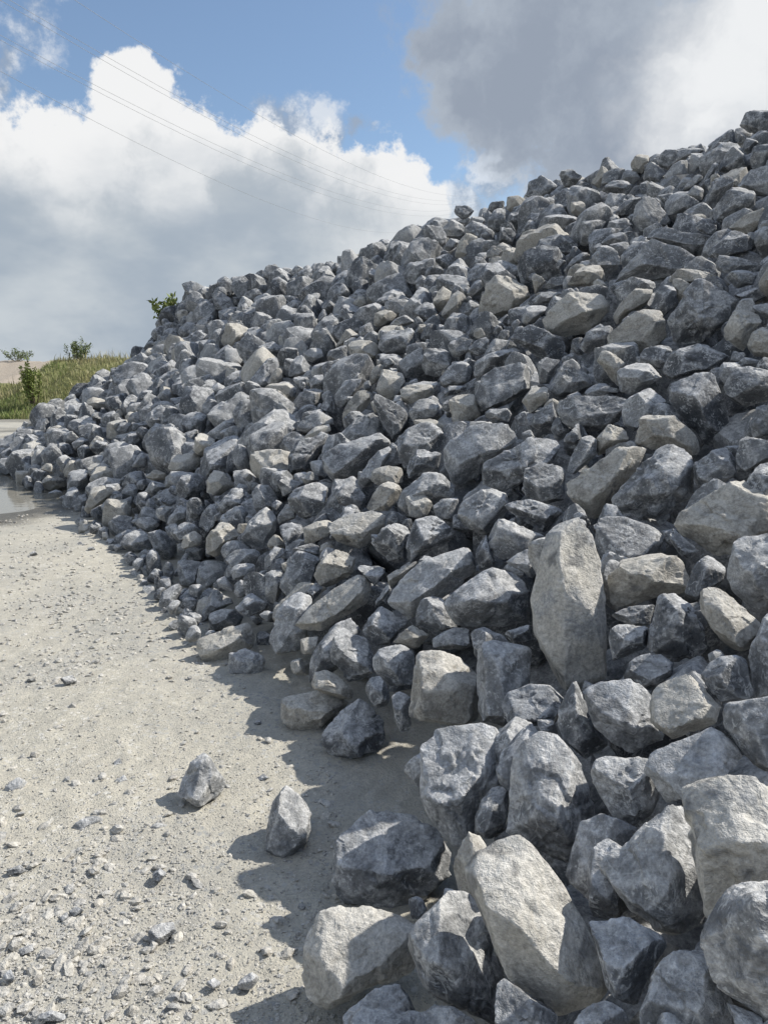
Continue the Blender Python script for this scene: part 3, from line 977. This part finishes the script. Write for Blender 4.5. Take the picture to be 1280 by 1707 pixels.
g* 535,760 562,740 592,730 635,722 655,738 628,750 612,775 598,795 562,810 542,790 #big flat-faced brown-grey boulder on the middle slope
g 562,738 590,692 625,682 640,710 648,732 615,735 570,745
t 568,708 575,678 595,652 615,649 620,668 610,682 590,690
d 618,660 628,655 640,668 682,680 678,708 660,730 655,735 635,705
t 665,650 680,640 718,640 728,655 690,670 685,678 670,668
g 678,692 695,665 720,659 738,665 732,690 710,698 688,705
g 661,732 675,715 695,705 730,702 752,718 740,735 735,755 702,742 680,765 675,785 665,760
p 684,710 692,700 718,696 745,710 730,722
d 675,805 682,770 702,742 735,758 730,785 702,790 690,800
p 630,655 632,628 640,610 665,608 676,638 665,662 640,668
t 615,640 618,618 630,605 640,610 632,638 620,645
d*L 630,580 635,552 670,545 694,545 694,572 670,595 640,590 #dark boulder with a white flat top in the middle of the slope
p 579,575 588,568 610,562 630,575 635,592 620,602 588,605
g 542,598 548,585 578,575 585,602 582,608 555,605
t 555,582 575,550 590,548 600,558 580,572
g 664,605 678,590 705,578 702,602 708,622 692,632 675,630
g 701,605 708,578 728,575 745,580 754,600 730,628 710,625
d 480,760 502,732 530,728 552,720 540,745 518,775 500,792 482,790
p 502,730 525,712 548,705 552,718 525,735
g 492,718 505,695 530,682 555,698 558,708 530,710 505,725
g 499,655 505,648 540,648 538,670 528,682 512,678
l 516,638 522,625 548,625 548,642 540,650 518,648
g 555,660 562,648 585,632 612,635 605,645 585,660 570,685 560,680
d 534,675 555,655 560,682 560,692 538,685
l 505,588 518,580 535,580 540,595 520,605 510,600
g 480,628 485,602 505,590 525,620 495,630
l 596,808 610,772 630,750 655,740 650,755 628,772 620,790 620,812 602,815
g 628,775 635,758 660,742 668,770 650,780
t 618,800 622,780 640,775 652,780 670,778 674,802 642,802 628,812
t 622,545 625,520 640,512 665,522 655,535 635,545
g 638,548 660,530 675,525 692,539 670,548
t 695,555 698,540 712,539 705,558
d 700,565 712,540 728,538 730,550 718,568
g 732,562 745,530 768,525 790,530 775,560 745,565
g* 1092,268 1100,248 1120,242 1172,242 1179,250 1150,255 1145,268 1112,286 1098,278 #flat-topped grey boulder on the skyline, upper right
l 1146,290 1150,255 1178,250 1176,268 1162,282 1152,292
l 1102,300 1120,275 1145,260 1148,270 1145,290 1115,315
g 1068,300 1075,280 1092,275 1110,288 1085,310
t 1050,272 1060,258 1078,255 1082,270 1070,290 1052,285
l 1132,320 1150,298 1175,280 1170,300 1150,315
g 1195,288 1205,258 1225,240 1245,265 1248,285 1230,295
d* 1230,208 1238,188 1268,175 1292,182 1292,218 1265,230 1242,218 #dark boulder at the very top of the pile, upper right corner
d 1248,270 1252,242 1280,235 1298,242 1292,275 1252,281
l 1232,310 1252,282 1282,272 1310,280 1310,330 1265,325 1260,310
gk 1185,362 1195,335 1212,310 1232,322 1260,308 1266,318 1260,345 1235,352 1225,362 1200,372
g 1172,335 1185,300 1210,292 1230,300 1210,312 1192,340 1185,358
t 1209,382 1242,355 1272,346 1275,368 1252,390 1225,388
g 1110,358 1120,335 1140,322 1160,320 1171,335 1170,350 1140,355 1120,362
t 1128,380 1138,358 1168,354 1182,365 1158,372 1155,380 1140,382
l 1049,362 1060,340 1085,322 1100,340 1118,372 1105,382 1080,375 1068,392
g 1020,360 1038,335 1072,322 1062,340 1048,360
l 1009,390 1012,365 1042,362 1058,375 1032,388
d 995,408 1018,390 1058,382 1065,392 1055,412 1032,400
g*k 1022,472 1042,438 1078,394 1120,408 1172,428 1175,442 1160,450 1115,458 1098,470 1035,468 #large angular grey boulder with sloping top, above the large scuffed one
d 1072,398 1090,375 1120,380 1160,390 1202,395 1180,415 1168,428 1120,405
t 1110,468 1125,445 1165,448 1210,465 1220,480 1198,478 1150,462
d 1180,430 1185,412 1225,380 1255,398 1255,415 1225,428 1200,425
g 1255,390 1280,372 1305,380 1305,425 1268,435
d 1188,450 1198,425 1232,428 1265,438 1255,455 1210,455
l 1208,462 1230,445 1260,458 1255,475 1225,482
g 1260,465 1268,445 1285,430 1310,438 1310,490 1268,488
d 1222,492 1260,478 1282,492 1250,508
t 1019,528 1028,510 1068,472 1088,482 1078,508 1052,520 1028,542
d 1082,512 1092,482 1120,468 1120,492 1132,508 1108,530
d 1015,490 1038,468 1072,460 1098,468 1095,478 1068,472 1030,505
g 1251,510 1282,502 1310,505 1310,535 1272,532
g 1002,315 1018,302 1032,298 1055,310 1042,330 1015,325
g 978,355 988,338 1010,342 1005,358
d 1095,325 1122,320 1120,335 1110,350
l 1125,315 1135,298 1148,292 1152,298 1135,315
g 1165,315 1178,285 1195,262 1200,270 1190,290 1170,325
g 1158,380 1168,370 1200,375 1192,390 1168,390
g 1235,255 1242,228 1268,232 1250,240 1248,260
t 1118,492 1121,465 1142,460 1150,475 1140,505 1125,505
"""  # some pale outlines build a darker boulder's sunlit top as a separate pale stone


def parse(txt):
    out = []
    for ln in txt.strip().splitlines():
        lab = ''
        if '#' in ln:
            ln, lab = ln.split('#')
        q = ln.split()
        out.append((q[0], [tuple(float(t) for t in s.split(',')) for s in q[1:]], lab.strip()))
    return out


BREAK = {'on', 'with', 'cut', 'leaning', 'at', 'wedged', 'in', 'lying', 'high', 'just', 'propping', 'standing', 'sitting', 'right', 'left',
         'directly', 'above', 'below', 'under', 'beside', 'behind', 'crossed', 'sloping', 'tucked', 'partly', 'half', 'between', 'near',
         'slanting', 'resting', 'of'}


def short_name(label):
    words = label.replace(',', ' ,').split()
    keep = []
    for i, wd in enumerate(words):
        if (wd in BREAK and i > 1) or wd == ',':
            break
        keep.append(wd)
    return ' '.join(keep)


def auto_labels(items):
    """Labels for the boulders without one of their own: what they look like and which named boulder they lie next to."""
    cen = [(np.mean([p[0] for p in pts]), np.mean([p[1] for p in pts]), math.sqrt(np.ptp([p[0] for p in pts]) * np.ptp([p[1] for p in pts]))) for _, pts, _ in items]
    marks = [(i, short_name(lab)) for i, (_, _, lab) in enumerate(items) if lab]
    names = [m[1] for m in marks]
    marks = [m for m in marks if names.count(m[1]) == 1]
    tone_w = {'d': 'dark blue-grey', 'g': 'mid-grey', 'l': 'light grey', 't': 'tan-grey', 'p': 'pale sunlit'}
    labels = [lab for _, _, lab in items]
    seen = {}
    order = []
    for i, (code, pts, lab) in enumerate(items):
        if lab:
            continue
        best = None
        for j, nm in marks:
            dx, dy = cen[i][0] - cen[j][0], cen[i][1] - cen[j][1]
            dd = math.hypot(dx, dy)
            if best is None or dd < best[0]:
                best = (dd, j, nm, dx, dy)
        order.append((best[0], i, best))
    for dd, i, (_, j, nm, dx, dy) in sorted(order):
        ang = math.degrees(math.atan2(-dy, dx)) % 360
        where = ['right of', 'up and right of', 'above', 'up and left of', 'left of', 'down and left of', 'below', 'down and right of'][int((ang + 22.5) // 45) % 8]
        pts = items[i][1]
        w, h = np.ptp([p[0] for p in pts]), np.ptp([p[1] for p in pts])
        form = 'long low' if w > 1.7 * h else 'tall' if h > 1.35 * w else 'blocky'
        key = (where, nm)
        seen[key] = seen.get(key, 0) + 1
        k = seen[key]
        ordinal = ['nearest', 'second', 'third', 'fourth', 'fifth', 'sixth', 'seventh', 'eighth', 'ninth', 'tenth', 'eleventh', 'twelfth'][min(k, 12) - 1]
        labels[i] = '%s %s boulder, %s %s the %s' % (tone_w[items[i][0][0]], form, ordinal, where, nm)
    return labels


items = parse(BOULDERS)
labels = auto_labels(items)
shadows = []          # photo outline and distance of each placed boulder
spheres = []          # x, y, z, r of what already lies on the pile
for i, (code, pts, _) in enumerate(items):
    pw, f, at, c, size, level = outline_stone(pts, code, 100 + i)
    low = pw[:, 2].min()
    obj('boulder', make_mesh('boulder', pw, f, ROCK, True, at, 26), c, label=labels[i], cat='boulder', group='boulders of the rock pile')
    shadows.append((hull2d(pts), float(np.linalg.norm(c - [0, 0, CAM_H]))))
    nrm = np.linalg.norm(pw, axis=1)
    # a few spheres that fill the stone, for keeping others out of it
    ax = pw[np.argmax(nrm)]
    rmin = np.percentile(nrm, 15)
    for q in (-.55, 0, .55):
        spheres.append([*(c + ax * q * max(0, 1 - rmin / max(nrm.max(), 1e-6)) * 1.4), rmin * 1.05])
print('boulders', len(items))
spheres = np.array(spheres)


def random_stone(rng, r, level, seed, squash=None):
    ell = np.array([rng.uniform(.95, 1.35), rng.uniform(.8, 1.1), rng.uniform(.62, .95)]) * r
    if squash:
        ell[2] *= squash
    n = rng.normal(size=(rng.randint(7, 12), 3))
    n = np.vstack([n, [[1, 0, 0], [-1, 0, 0], [0, 1, 0], [0, -1, 0], [0, 0, 1], [0, 0, -1]] + rng.normal(size=(6, 3)) * .42])
    n /= np.linalg.norm(n, axis=1)[:, None]
    off = np.linalg.norm(n * ell, axis=1) * rng.uniform(.66, .95, len(n))
    return shape_stone(n, off, ell, level, seed, 2 * r, cap=1.27)


def rand_rot(rng, tilt=None):
    e = (rng.uniform(-1, 1) * (tilt or math.pi), rng.uniform(-1, 1) * (tilt or math.pi), rng.uniform(0, 2 * math.pi))
    cx, sx, cy, sy, cz, sz = math.cos(e[0]), math.sin(e[0]), math.cos(e[1]), math.sin(e[1]), math.cos(e[2]), math.sin(e[2])
    rx = np.array([[1, 0, 0], [0, cx, -sx], [0, sx, cx]])
    ry = np.array([[cy, 0, sy], [0, 1, 0], [-sy, 0, cy]])
    rz = np.array([[cz, -sz, 0], [sz, cz, 0], [0, 0, 1]])
    return rz @ ry @ rx


class Heap:
    """Collects many stones into one mesh."""
    def __init__(self):
        self.v, self.f, self.rc, self.ed, self.to, self.n = [], [], [], [], [], 0

    def add(self, p, f, edge, rc, tone):
        self.v.append(p); self.f.append(f + self.n); self.rc.append(rc); self.ed.append(edge)
        self.to.append(np.tile([*tone, 1.0], (len(p), 1)))
        self.n += len(p)

    def mesh(self, name, smooth):
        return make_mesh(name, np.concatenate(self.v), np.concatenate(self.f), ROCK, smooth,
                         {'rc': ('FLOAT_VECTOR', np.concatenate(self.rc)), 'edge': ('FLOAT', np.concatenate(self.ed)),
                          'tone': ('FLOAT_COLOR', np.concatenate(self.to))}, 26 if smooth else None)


_box = np.array([[h[:, 0].min(), h[:, 0].max(), h[:, 1].min(), h[:, 1].max(), q] for h, q in shadows])


def hides(c, r, d, back=None):
    """Whether a stone here would lie in front of one of the big boulders."""
    u, v, _ = project(c)
    rp = .55 * r * F_PX / d
    dist = math.sqrt(c[0] ** 2 + c[1] ** 2 + (c[2] - CAM_H) ** 2)
    near = (_box[:, 0] - rp < u) & (u < _box[:, 1] + rp) & (_box[:, 2] - rp < v) & (v < _box[:, 3] + rp)
    near &= dist <= _box[:, 4] + (.55 * r + .1 if back is None else back)
    for k in np.nonzero(near)[0]:
        hull = shadows[k][0]
        e = np.roll(hull, -1, 0) - hull
        n = np.stack([e[:, 1], -e[:, 0]], -1) / np.linalg.norm(e, axis=1)[:, None]
        if ((np.array([u, v]) - hull) * n).sum(1).max() < rp:
            return True
    return False


class Grid:
    """Spheres in a coarse hash so that neighbours are found quickly."""
    def __init__(self, cell=.7):
        self.cell, self.d = cell, {}

    def key(self, c):
        return tuple(int(math.floor(q / self.cell)) for q in c[:3])

    def add(self, c, r):
        self.d.setdefault(self.key(c), []).append((c[0], c[1], c[2], r))

    def clear_of(self, c, r, f):
        kx, ky, kz = self.key(c)
        for i in (-1, 0, 1):
            for j in (-1, 0, 1):
                for k in (-1, 0, 1):
                    for (x, y, z, q) in self.d.get((kx + i, ky + j, kz + k), ()):
                        m = f * (q + r)
                        if (x - c[0]) ** 2 + (y - c[1]) ** 2 + (z - c[2]) ** 2 < m * m:
                            return False
        return True


def fill_pile():
    rng = np.random.RandomState(5)
    heap_s, heap_f = Heap(), Heap()
    placed = Grid()
    for q in spheres:
        placed.add(q[:3], q[3])
    seed = 5000
    count = 0
    # candidate points over the visible face of the pile
    nc = 42000
    yy = 1.0 + 47.0 * rng.uniform(size=nc) ** 1.5
    ss = np.where(rng.uniform(size=nc) < .88, rng.uniform(-.15, 9.5, nc), rng.uniform(-.15, .6, nc))
    xx = np.empty(nc)
    toe_x = np.interp(yy, TOE[:18, 1], TOE[:18, 0])
    xx = toe_x + ss * 1.2
    s = toe_dist(xx, yy)
    z = pile_z(xx, yy)
    u, v, d = project(np.stack([xx, yy, z], -1))
    ok = (s > -.1) & (u > -120) & (u < 1400) & (v > -50) & (v < 1850) & (d > .9)
    # leave out what lies well behind the crest
    ok &= ~((s > 8.2) & (z > 4.0))
    xx, yy, z, s, d = xx[ok], yy[ok], z[ok], s[ok], d[ok]
    passes = [(.20, .33, .00, .86), (.14, .20, .02, .84), (.085, .14, .03, .84), (.03, .07, .03, .9)]
    eps = .05
    gxn = (pile_z(xx - eps, yy) - pile_z(xx + eps, yy)) / (2 * eps)
    gyn = (pile_z(xx, yy - eps) - pile_z(xx, yy + eps)) / (2 * eps)
    third = len(xx) // 4
    perm = rng.permutation(len(xx))
    groups = [perm[:third], perm[third:2 * third], perm[2 * third:3 * third], np.concatenate([perm[3 * third:], perm[:2 * third]])]
    for gi, (r0, r1, sink, sp) in enumerate(passes):
        for i in groups[gi]:
            r = rng.uniform(r0, r1)
            if (d[i] > 24 and gi == 2) or (d[i] > 9 and gi == 3):
                continue
            r *= np.interp(d[i], [2, 4, 6, 14], [.75, .9, 1.0, .9])
            if (gi < 3 and s[i] < .7 * r) or s[i] < (-.08 if yy[i] > 4.2 else .25) or ((xx[i] - .1) / .58) ** 2 + ((yy[i] - 3.0) / .62) ** 2 < 1:      # a bay of open sand
                continue
            nrm = np.array([gxn[i], gyn[i], 1.0]); nrm /= np.linalg.norm(nrm)
            c = np.array([xx[i], yy[i], max(z[i], .35 * r)]) + nrm * rng.uniform(-.10, .06)
            if not placed.clear_of(c, r, sp) or hides(c, r, d[i]):
                continue
            placed.add(c, r)
            rpx = r * 768 / d[i]
            level = 4 if rpx > 38 else 3 if rpx > 12 else 2 if rpx > 3.6 else 1
            seed += 1
            p, f, e, rc = random_stone(rng, r * 1.12, level, seed)
            p = p @ rand_rot(rng).T + c
            k = rng.choice(5, p=[.43, .33, .13, .08, .03])
            tn = TONES['dgltp'[k]]
            (heap_s if level > 2 else heap_f).add(p, f, e, rc, (np.clip(tn[0] + rng.uniform(-.1, .1), 0, 1), np.clip(tn[1] + rng.uniform(-.1, .1), 0, 1), rng.uniform()))
            count += 1
    # the next layer down, seen in the gaps
    deep = Grid()
    for i in rng.permutation(len(xx))[:14000]:
        if s[i] < .5 or ((xx[i] - .1) / .58) ** 2 + ((yy[i] - 3.0) / .62) ** 2 < 1:
            continue
        r = rng.uniform(.2, .3) * np.interp(d[i], [2, 5], [.62, 1.0])
        nrm = np.array([gxn[i], gyn[i], 1.0]); nrm /= np.linalg.norm(nrm)
        c = np.array([xx[i], yy[i], z[i]]) - nrm * rng.uniform(.27, .40)
        if not deep.clear_of(c, r, .78) or hides(c, r, d[i], -.16):
            continue
        deep.add(c, r)
        seed += 1
        p, f, e, rc = random_stone(rng, r * 1.15, 2 if d[i] < 7 else 1, seed)
        tn = TONES['dg'[rng.randint(2)]]
        heap_f.add(p @ rand_rot(rng).T + c, f, e, rc, (tn[0], tn[1], rng.uniform()))
        count += 1
    obj('boulder_heap', heap_s.mesh('boulder_heap', True), kind='stuff', label='smaller grey stones packed between the large boulders of the pile', cat='boulders')
    obj('boulder_heap', heap_f.mesh('boulder_heap', False), kind='stuff', label='far grey stones covering the distant face of the pile', cat='boulders')
    # the body of the heap under the stones
    xs, ys = np.arange(-13, 16, .25), np.arange(-2, 49, .25)
    gx, gy = np.meshgrid(xs, ys)
    gz = pile_z(gx, gy) - .72
    idx = np.arange(gx.size).reshape(gx.shape)
    f = np.stack([idx[:-1, :-1], idx[:-1, 1:], idx[1:, 1:], idx[1:, :-1]], -1).reshape(-1, 4)
    keep = (gz.ravel()[f] > -.4).any(1)
    n = gx.size
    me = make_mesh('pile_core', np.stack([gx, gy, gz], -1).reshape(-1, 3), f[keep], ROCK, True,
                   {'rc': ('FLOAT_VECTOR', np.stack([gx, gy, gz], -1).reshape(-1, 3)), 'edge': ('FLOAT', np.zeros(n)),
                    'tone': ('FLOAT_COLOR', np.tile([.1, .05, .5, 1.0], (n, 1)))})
    obj('pile_core', me, kind='structure')
    print('fill stones', count, 'tris', len(np.concatenate(heap_s.f)) + len(np.concatenate(heap_f.f)))


fill_pile()

# ------------------------------------------------------------------ loose stones on the sand
LOOSE = """
g 295,1330 302,1305 318,1275 340,1260 362,1275 380,1305 374,1325 350,1347 325,1348 #lone grey fist-shaped stone on the sunlit sand, throwing a shadow left
g 437,1395 445,1360 460,1325 478,1302 500,1320 520,1350 520,1380 505,1415 470,1428 442,1418 #grey pointed stone with hollow faces at the shadow edge on the sand
l 115,1374 130,1364 160,1357 180,1365 168,1378 135,1385 #flat pale stone lying on the gravel left of the fist-shaped stone
g 245,1547 258,1538 290,1535 295,1550 270,1573 248,1570 #flat mid-grey stone near the bottom, left of the shadow
d 278,1548 290,1545 297,1556 285,1563 #small dark chip touching the flat mid-grey stone
d 255,1458 268,1446 279,1456 266,1472 256,1468 #small dark rounded stone between two flat stones
d 12,1452 35,1443 44,1453 30,1464 14,1462 #grey flat stone at the left edge level with the dark rounded stone
d 113,1519 128,1511 141,1518 120,1530 #dark sliver of stone above the bottom left gravel
g 100,1530 113,1520 116,1532 104,1537 #grey chip just below the dark sliver
g 28,1580 55,1570 60,1582 32,1595 #tilted grey flake near the lower left edge
g 62,1697 85,1687 108,1695 112,1707 62,1707 #grey slab cut by the bottom frame edge at left
l 8,1312 30,1295 48,1302 32,1325 12,1325 #pale flat stone at the left edge above the flat pale one
d 187,1272 200,1262 208,1276 192,1280 #dark stone in the upper gravel patch
l 394,1640 420,1620 436,1630 420,1650 398,1650 #light flat stone at the edge of the pile shadow, bottom
l 342,1640 358,1630 370,1640 356,1650 #light chip left of the shadow-edge stone
g 425,1297 440,1288 450,1296 436,1304 #small grey flake above the pointed stone
l 247,1380 262,1372 280,1376 270,1388 250,1388 #pale pebble pair just below the fist-shaped stone
d 5,1625 18,1615 28,1630 10,1645 #dark flake at the left edge near the bottom
d 420,1205 434,1200 438,1210 426,1215 #small dark stone on the sand left of the tan boulder
l 190,1300 208,1290 214,1300 196,1308 #light pebble in the gravel, left of the fist-shaped stone
g 100,1130 122,1125 130,1135 108,1142 #grey stone in the dark gravel patch upper left
g 48,923 58,918 64,924 54,928 #small grey stone on the sand near the damp edge
d 128,905 136,902 140,908 131,911 #small dark stone on the far sand below the boulders
g 146,913 156,910 160,917 149,919 #small grey stone beside the dark one on far sand
"""
for i, (code, pts, lab) in enumerate(parse(LOOSE)):
    pw, f, at, c, size, level = outline_stone(pts, code + 'b', 900 + i, ground=True, level=4 if i < 2 else 3)
    c[2] += -(c[2] + pw[:, 2].min()) - .12 * np.ptp(pw[:, 2])
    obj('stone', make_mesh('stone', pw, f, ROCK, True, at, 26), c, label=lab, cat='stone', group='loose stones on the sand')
    spheres = np.vstack([spheres, [*c, size * .5]])


def scatter_gravel():
    rng = np.random.RandomState(11)
    heap = Heap()
    n = 260000
    y = 1.25 + 12.0 * rng.uniform(size=n) ** 2.0
    x = rng.uniform(-.62, .18, n) * (y + .9)
    s = toe_dist(x, y)
    gr = grit_at(x, y)
    e = puddle_e(x, y)
    rr = np.clip(.0026 * (1 - rng.uniform(size=n)) ** -.62, .0026, .022)
    d = np.hypot(x, y) + .4
    far = rng.uniform(size=n) < sstep(3.5, 6.0, y) * .22
    rr = np.where(far, rng.uniform(.007, .017, n), rr)
    keep = (s < .12) & (rng.uniform(size=n) < (.28 + .72 * gr ** 1.3)) & (e > .95) & (rr * 768 / d > .75)
    keep &= far | (rr < .007) | (rng.uniform(size=n) < .10 + .22 * gr)
    x, y, rr, d = [q[keep][:30000] for q in (x, y, rr, d)]
    z = ground_z(x, y)
    for i in range(len(x)):
        r = rr[i]
        lv = 1 if r * 768 / d[i] > 4.5 else 0
        v, f = ico(lv)
        ell = np.array([rng.uniform(.9, 1.5), rng.uniform(.7, 1.1), rng.uniform(.35, .75)]) * r
        p = v * (1 + rng.uniform(-.28, .18, (len(v), 1))) * ell
        p = p @ rand_rot(rng, .45).T
        k = rng.choice(4, p=[.05, .22, .36, .37])
        tn = TONES['dglp'[k]]
        p = p + np.array([x[i], y[i], z[i] + ell[2] * rng.uniform(-.1, .35)])
        heap.add(p, f, np.zeros(len(p)), p + rng.uniform(0, 9, 3), (min(1, tn[0] * .75 + .28), min(1, tn[1] * .5 + .52), .2 * rng.uniform()))
    obj('gravel', heap.mesh('gravel', False), kind='stuff', label='grey crushed stone chips scattered over the pale sand', cat='gravel')
    print('gravel', len(x))


scatter_gravel()

# ------------------------------------------------------------------ plants
LEAF = leaf_material('shrub_leaf', (.09, .125, .045), (.19, .23, .09))
LEAF_PALE = leaf_material('sapling_leaf', (.14, .19, .035), (.25, .29, .08))
GRASS = leaf_material('bank_grass', (.15, .21, .045), (.38, .34, .18))
STEM = plain_material('woody_stem', (.11, .085, .055))


def tube_path(points, radii, sides=5):
    points = np.asarray(points, float)
    V, Fc = [], []
    for i, p in enumerate(points):
        t = points[min(i + 1, len(points) - 1)] - points[max(i - 1, 0)]
        t /= np.linalg.norm(t)
        a = np.cross(t, [0.31, .52, .79]); a /= np.linalg.norm(a)
        b = np.cross(t, a)
        for k in range(sides):
            q = 2 * math.pi * k / sides
            V.append(p + radii[i] * (a * math.cos(q) + b * math.sin(q)))
    for i in range(len(points) - 1):
        for k in range(sides):
            k2 = (k + 1) % sides
            Fc.append([i * sides + k, i * sides + k2, (i + 1) * sides + k2, (i + 1) * sides + k])
    return np.array(V), np.array(Fc)


def join(parts):
    V, Fc, n = [], [], 0
    for v, f in parts:
        V.append(v); Fc.append(f + n); n += len(v)
    return np.concatenate(V), np.concatenate(Fc)


def shrub(name, base, height, spread, stems, leaves, leaf_len, mat, seed, label, cat='shrub', rise=.35):
    rng = np.random.RandomState(seed)
    root = obj(name, None, base, label=label, cat=cat)
    tubes, tips = [], []
    for k in range(stems):
        a = rng.uniform(0, 2 * math.pi)
        rad = spread * math.sqrt(rng.uniform(.05, 1))
        top = np.array([math.cos(a) * rad, math.sin(a) * rad, height * (1 - rise * (rad / spread) ** 2) * rng.uniform(.65, 1.05)])
        q = np.linspace(0, 1, 6)[:, None]
        path = np.array([0, 0, -.12]) + q * (top + [0, 0, .12]) + np.sin(q * math.pi) * rng.normal(size=3) * .06 * height + (q * (1 - q)) * np.array([math.cos(a), math.sin(a), 0]) * rad * .5
        tubes.append(tube_path(path, np.linspace(.02, .005, 6) * max(1, height / 1.3)))
        for _ in range(leaves // stems):
            f = rng.uniform(.22, 1.0) ** .7 * 5
            i = min(int(f), 4)
            p = path[i] + (path[i + 1] - path[i]) * (f - i)
            tips.append(p + rng.normal(size=3) * .085 * spread * np.array([1, 1, .8]))
    v, f = join(tubes)
    obj('stem', make_mesh('stem', v, f, STEM, True), parent=root)
    V, Fc, ti = [], [], []
    for p in tips:
        d = rng.normal(size=3) + [0, 0, .35]; d /= np.linalg.norm(d)
        sd_ = np.cross(d, rng.normal(size=3)); sd_ /= np.linalg.norm(sd_)
        up = np.cross(sd_, d)
        L = leaf_len * rng.uniform(.6, 1.25); W = L * .26
        n = len(V)
        V += [p, p + d * L * .45 + sd_ * W + up * L * .06, p + d * L, p + d * L * .45 - sd_ * W + up * L * .06]
        Fc.append([n, n + 1, n + 2, n + 3])
        ti += [rng.uniform()] * 4
    obj('foliage', make_mesh('foliage', np.array(V), np.array(Fc), mat, False, {'tint': ('FLOAT', np.array(ti))}), parent=root)
    return root


def at_px(u, depth):
    return (u - CX) / F_PX * depth


def on_bank(u, y):
    x = (u - CX) / F_PX * y * 1.01
    return (x, y, float(ground_z(np.array([x]), np.array([y]), False)[0]))


shrub('bush', on_bank(46, 55.0), 1.0, 1.05, 14, 800, .12, LEAF, 1, 'low dark bush on the crest of the pale sand mound, far left')
shrub('bush', on_bank(149, 44.5), 1.4, .85, 16, 1200, .12, LEAF, 2, 'rounded green bush standing on top of the grassy bank')
shrub('sapling', on_bank(70, 38.6), 2.25, .55, 14, 1500, .15, LEAF_PALE, 3, 'yellow-green sapling growing on the slope of the grassy bank', 'sapling', .2)
# weed on the crest of the pile
dd = ray(272, 530)
tw = hit_pile(272, 533)
pw_ = np.array([0, 0, CAM_H]) + tw * dd
shrub('weed', (pw_[0], pw_[1], float(pile_z(pw_[0], pw_[1])) + .12), .68, .36, 9, 260, .15, LEAF_PALE, 4, 'leafy weed sprouting from the far end of the pile crest', 'weed', .2)


def grass_bank():
    rng = np.random.RandomState(21)
    V, Fc, ti = [], [], []
    n = 30000
    y = 36.2 + 13.0 * rng.uniform(size=n) ** 1.3
    x = rng.uniform(-29, -8, n)
    p = np.stack([x, y, np.zeros(n)], -1)
    nz = fbm(p * .55 + 3.3, 3)
    ok = (toe_dist(x, y) < .4) & ((sstep(-20.8, -18.8, x + nz) > rng.uniform(size=n)) | ((y < 43.5 + nz) & (rng.uniform(size=n) < .9)))
    x, y, nz = x[ok], y[ok], nz[ok]
    z = ground_z(x, y, False)
    tops = sstep(42.5, 45, y)
    for i in range(len(x)):
        low = y[i] < 38.6
        h = rng.uniform(.10, .30) * (1.3 if low else 1.0) * (1 + .5 * max(nz[i], 0))
        dry = np.clip(.18 + .45 * sstep(37.8, 41.5, y[i]) + .55 * nz[i] + rng.uniform(-.25, .25), 0, 1)
        if rng.uniform() < .10 * tops[i] + .02:
            h *= 2.3
            dry = min(1, dry + .4)
        a = rng.uniform(0, 2 * math.pi)
        s_ = np.array([math.cos(a), math.sin(a), 0]) * rng.uniform(.014, .030)
        lean = rng.normal(size=3) * np.array([.25, .25, 0]) * h
        b = np.array([x[i], y[i], z[i] - .03])
        k = len(V)
        V += [b - s_, b + s_, b + s_ * .55 + lean * .4 + [0, 0, h * .6], b - s_ * .55 + lean * .4 + [0, 0, h * .6], b + lean + [0, 0, h]]
        Fc += [[k, k + 1, k + 2], [k, k + 2, k + 3], [k + 3, k + 2, k + 4]]
        ti += [dry] * 5
    obj('grass', make_mesh('grass', np.array(V), np.array(Fc), GRASS, False, {'tint': ('FLOAT', np.array(ti))}), kind='stuff',
        label='green and dry grass covering the bank behind the puddle', cat='grass')


grass_bank()

# ------------------------------------------------------------------ overhead wires
WIRE = plain_material('aluminium_conductor', (.26, .27, .29), .5)
for (u1, v1, u2, v2, lab) in [
        (125, 0, 752, 326, 'thin overhead wire, uppermost of the six crossing the sky'),
        (17, 0, 724, 334, 'thin overhead wire, second from the top in the sky'),
        (4, 2, 716, 340, 'thin overhead wire, third from the top, close under the second'),
        (0, 58, 706, 352, 'thin overhead wire, fourth from the top, above its close twin'),
        (0, 66, 700, 360, 'thin overhead wire, fifth from the top, close under the fourth'),
        (0, 118, 650, 388, 'thin overhead wire, lowest of the six crossing the sky')]:
    a = np.array([0, 0, CAM_H]) + ray(u1, v1) * 70.0
    b = np.array([0, 0, CAM_H]) + ray(u2, v2) * 215.0
    # the sag bows the wire slightly below the straight line between the two sights
    q = np.linspace(-.55, 1.7, 46)
    pts = a + q[:, None] * (b - a)
    pts[:, 2] += -4 * .022 * np.linalg.norm(b - a) * q * (1 - q)
    v, f = tube_path(pts - a, np.full(len(pts), .018), 6)
    obj('power_line', make_mesh('power_line', v, f, WIRE, True), a, label=lab, cat='wire', group='overhead wires')
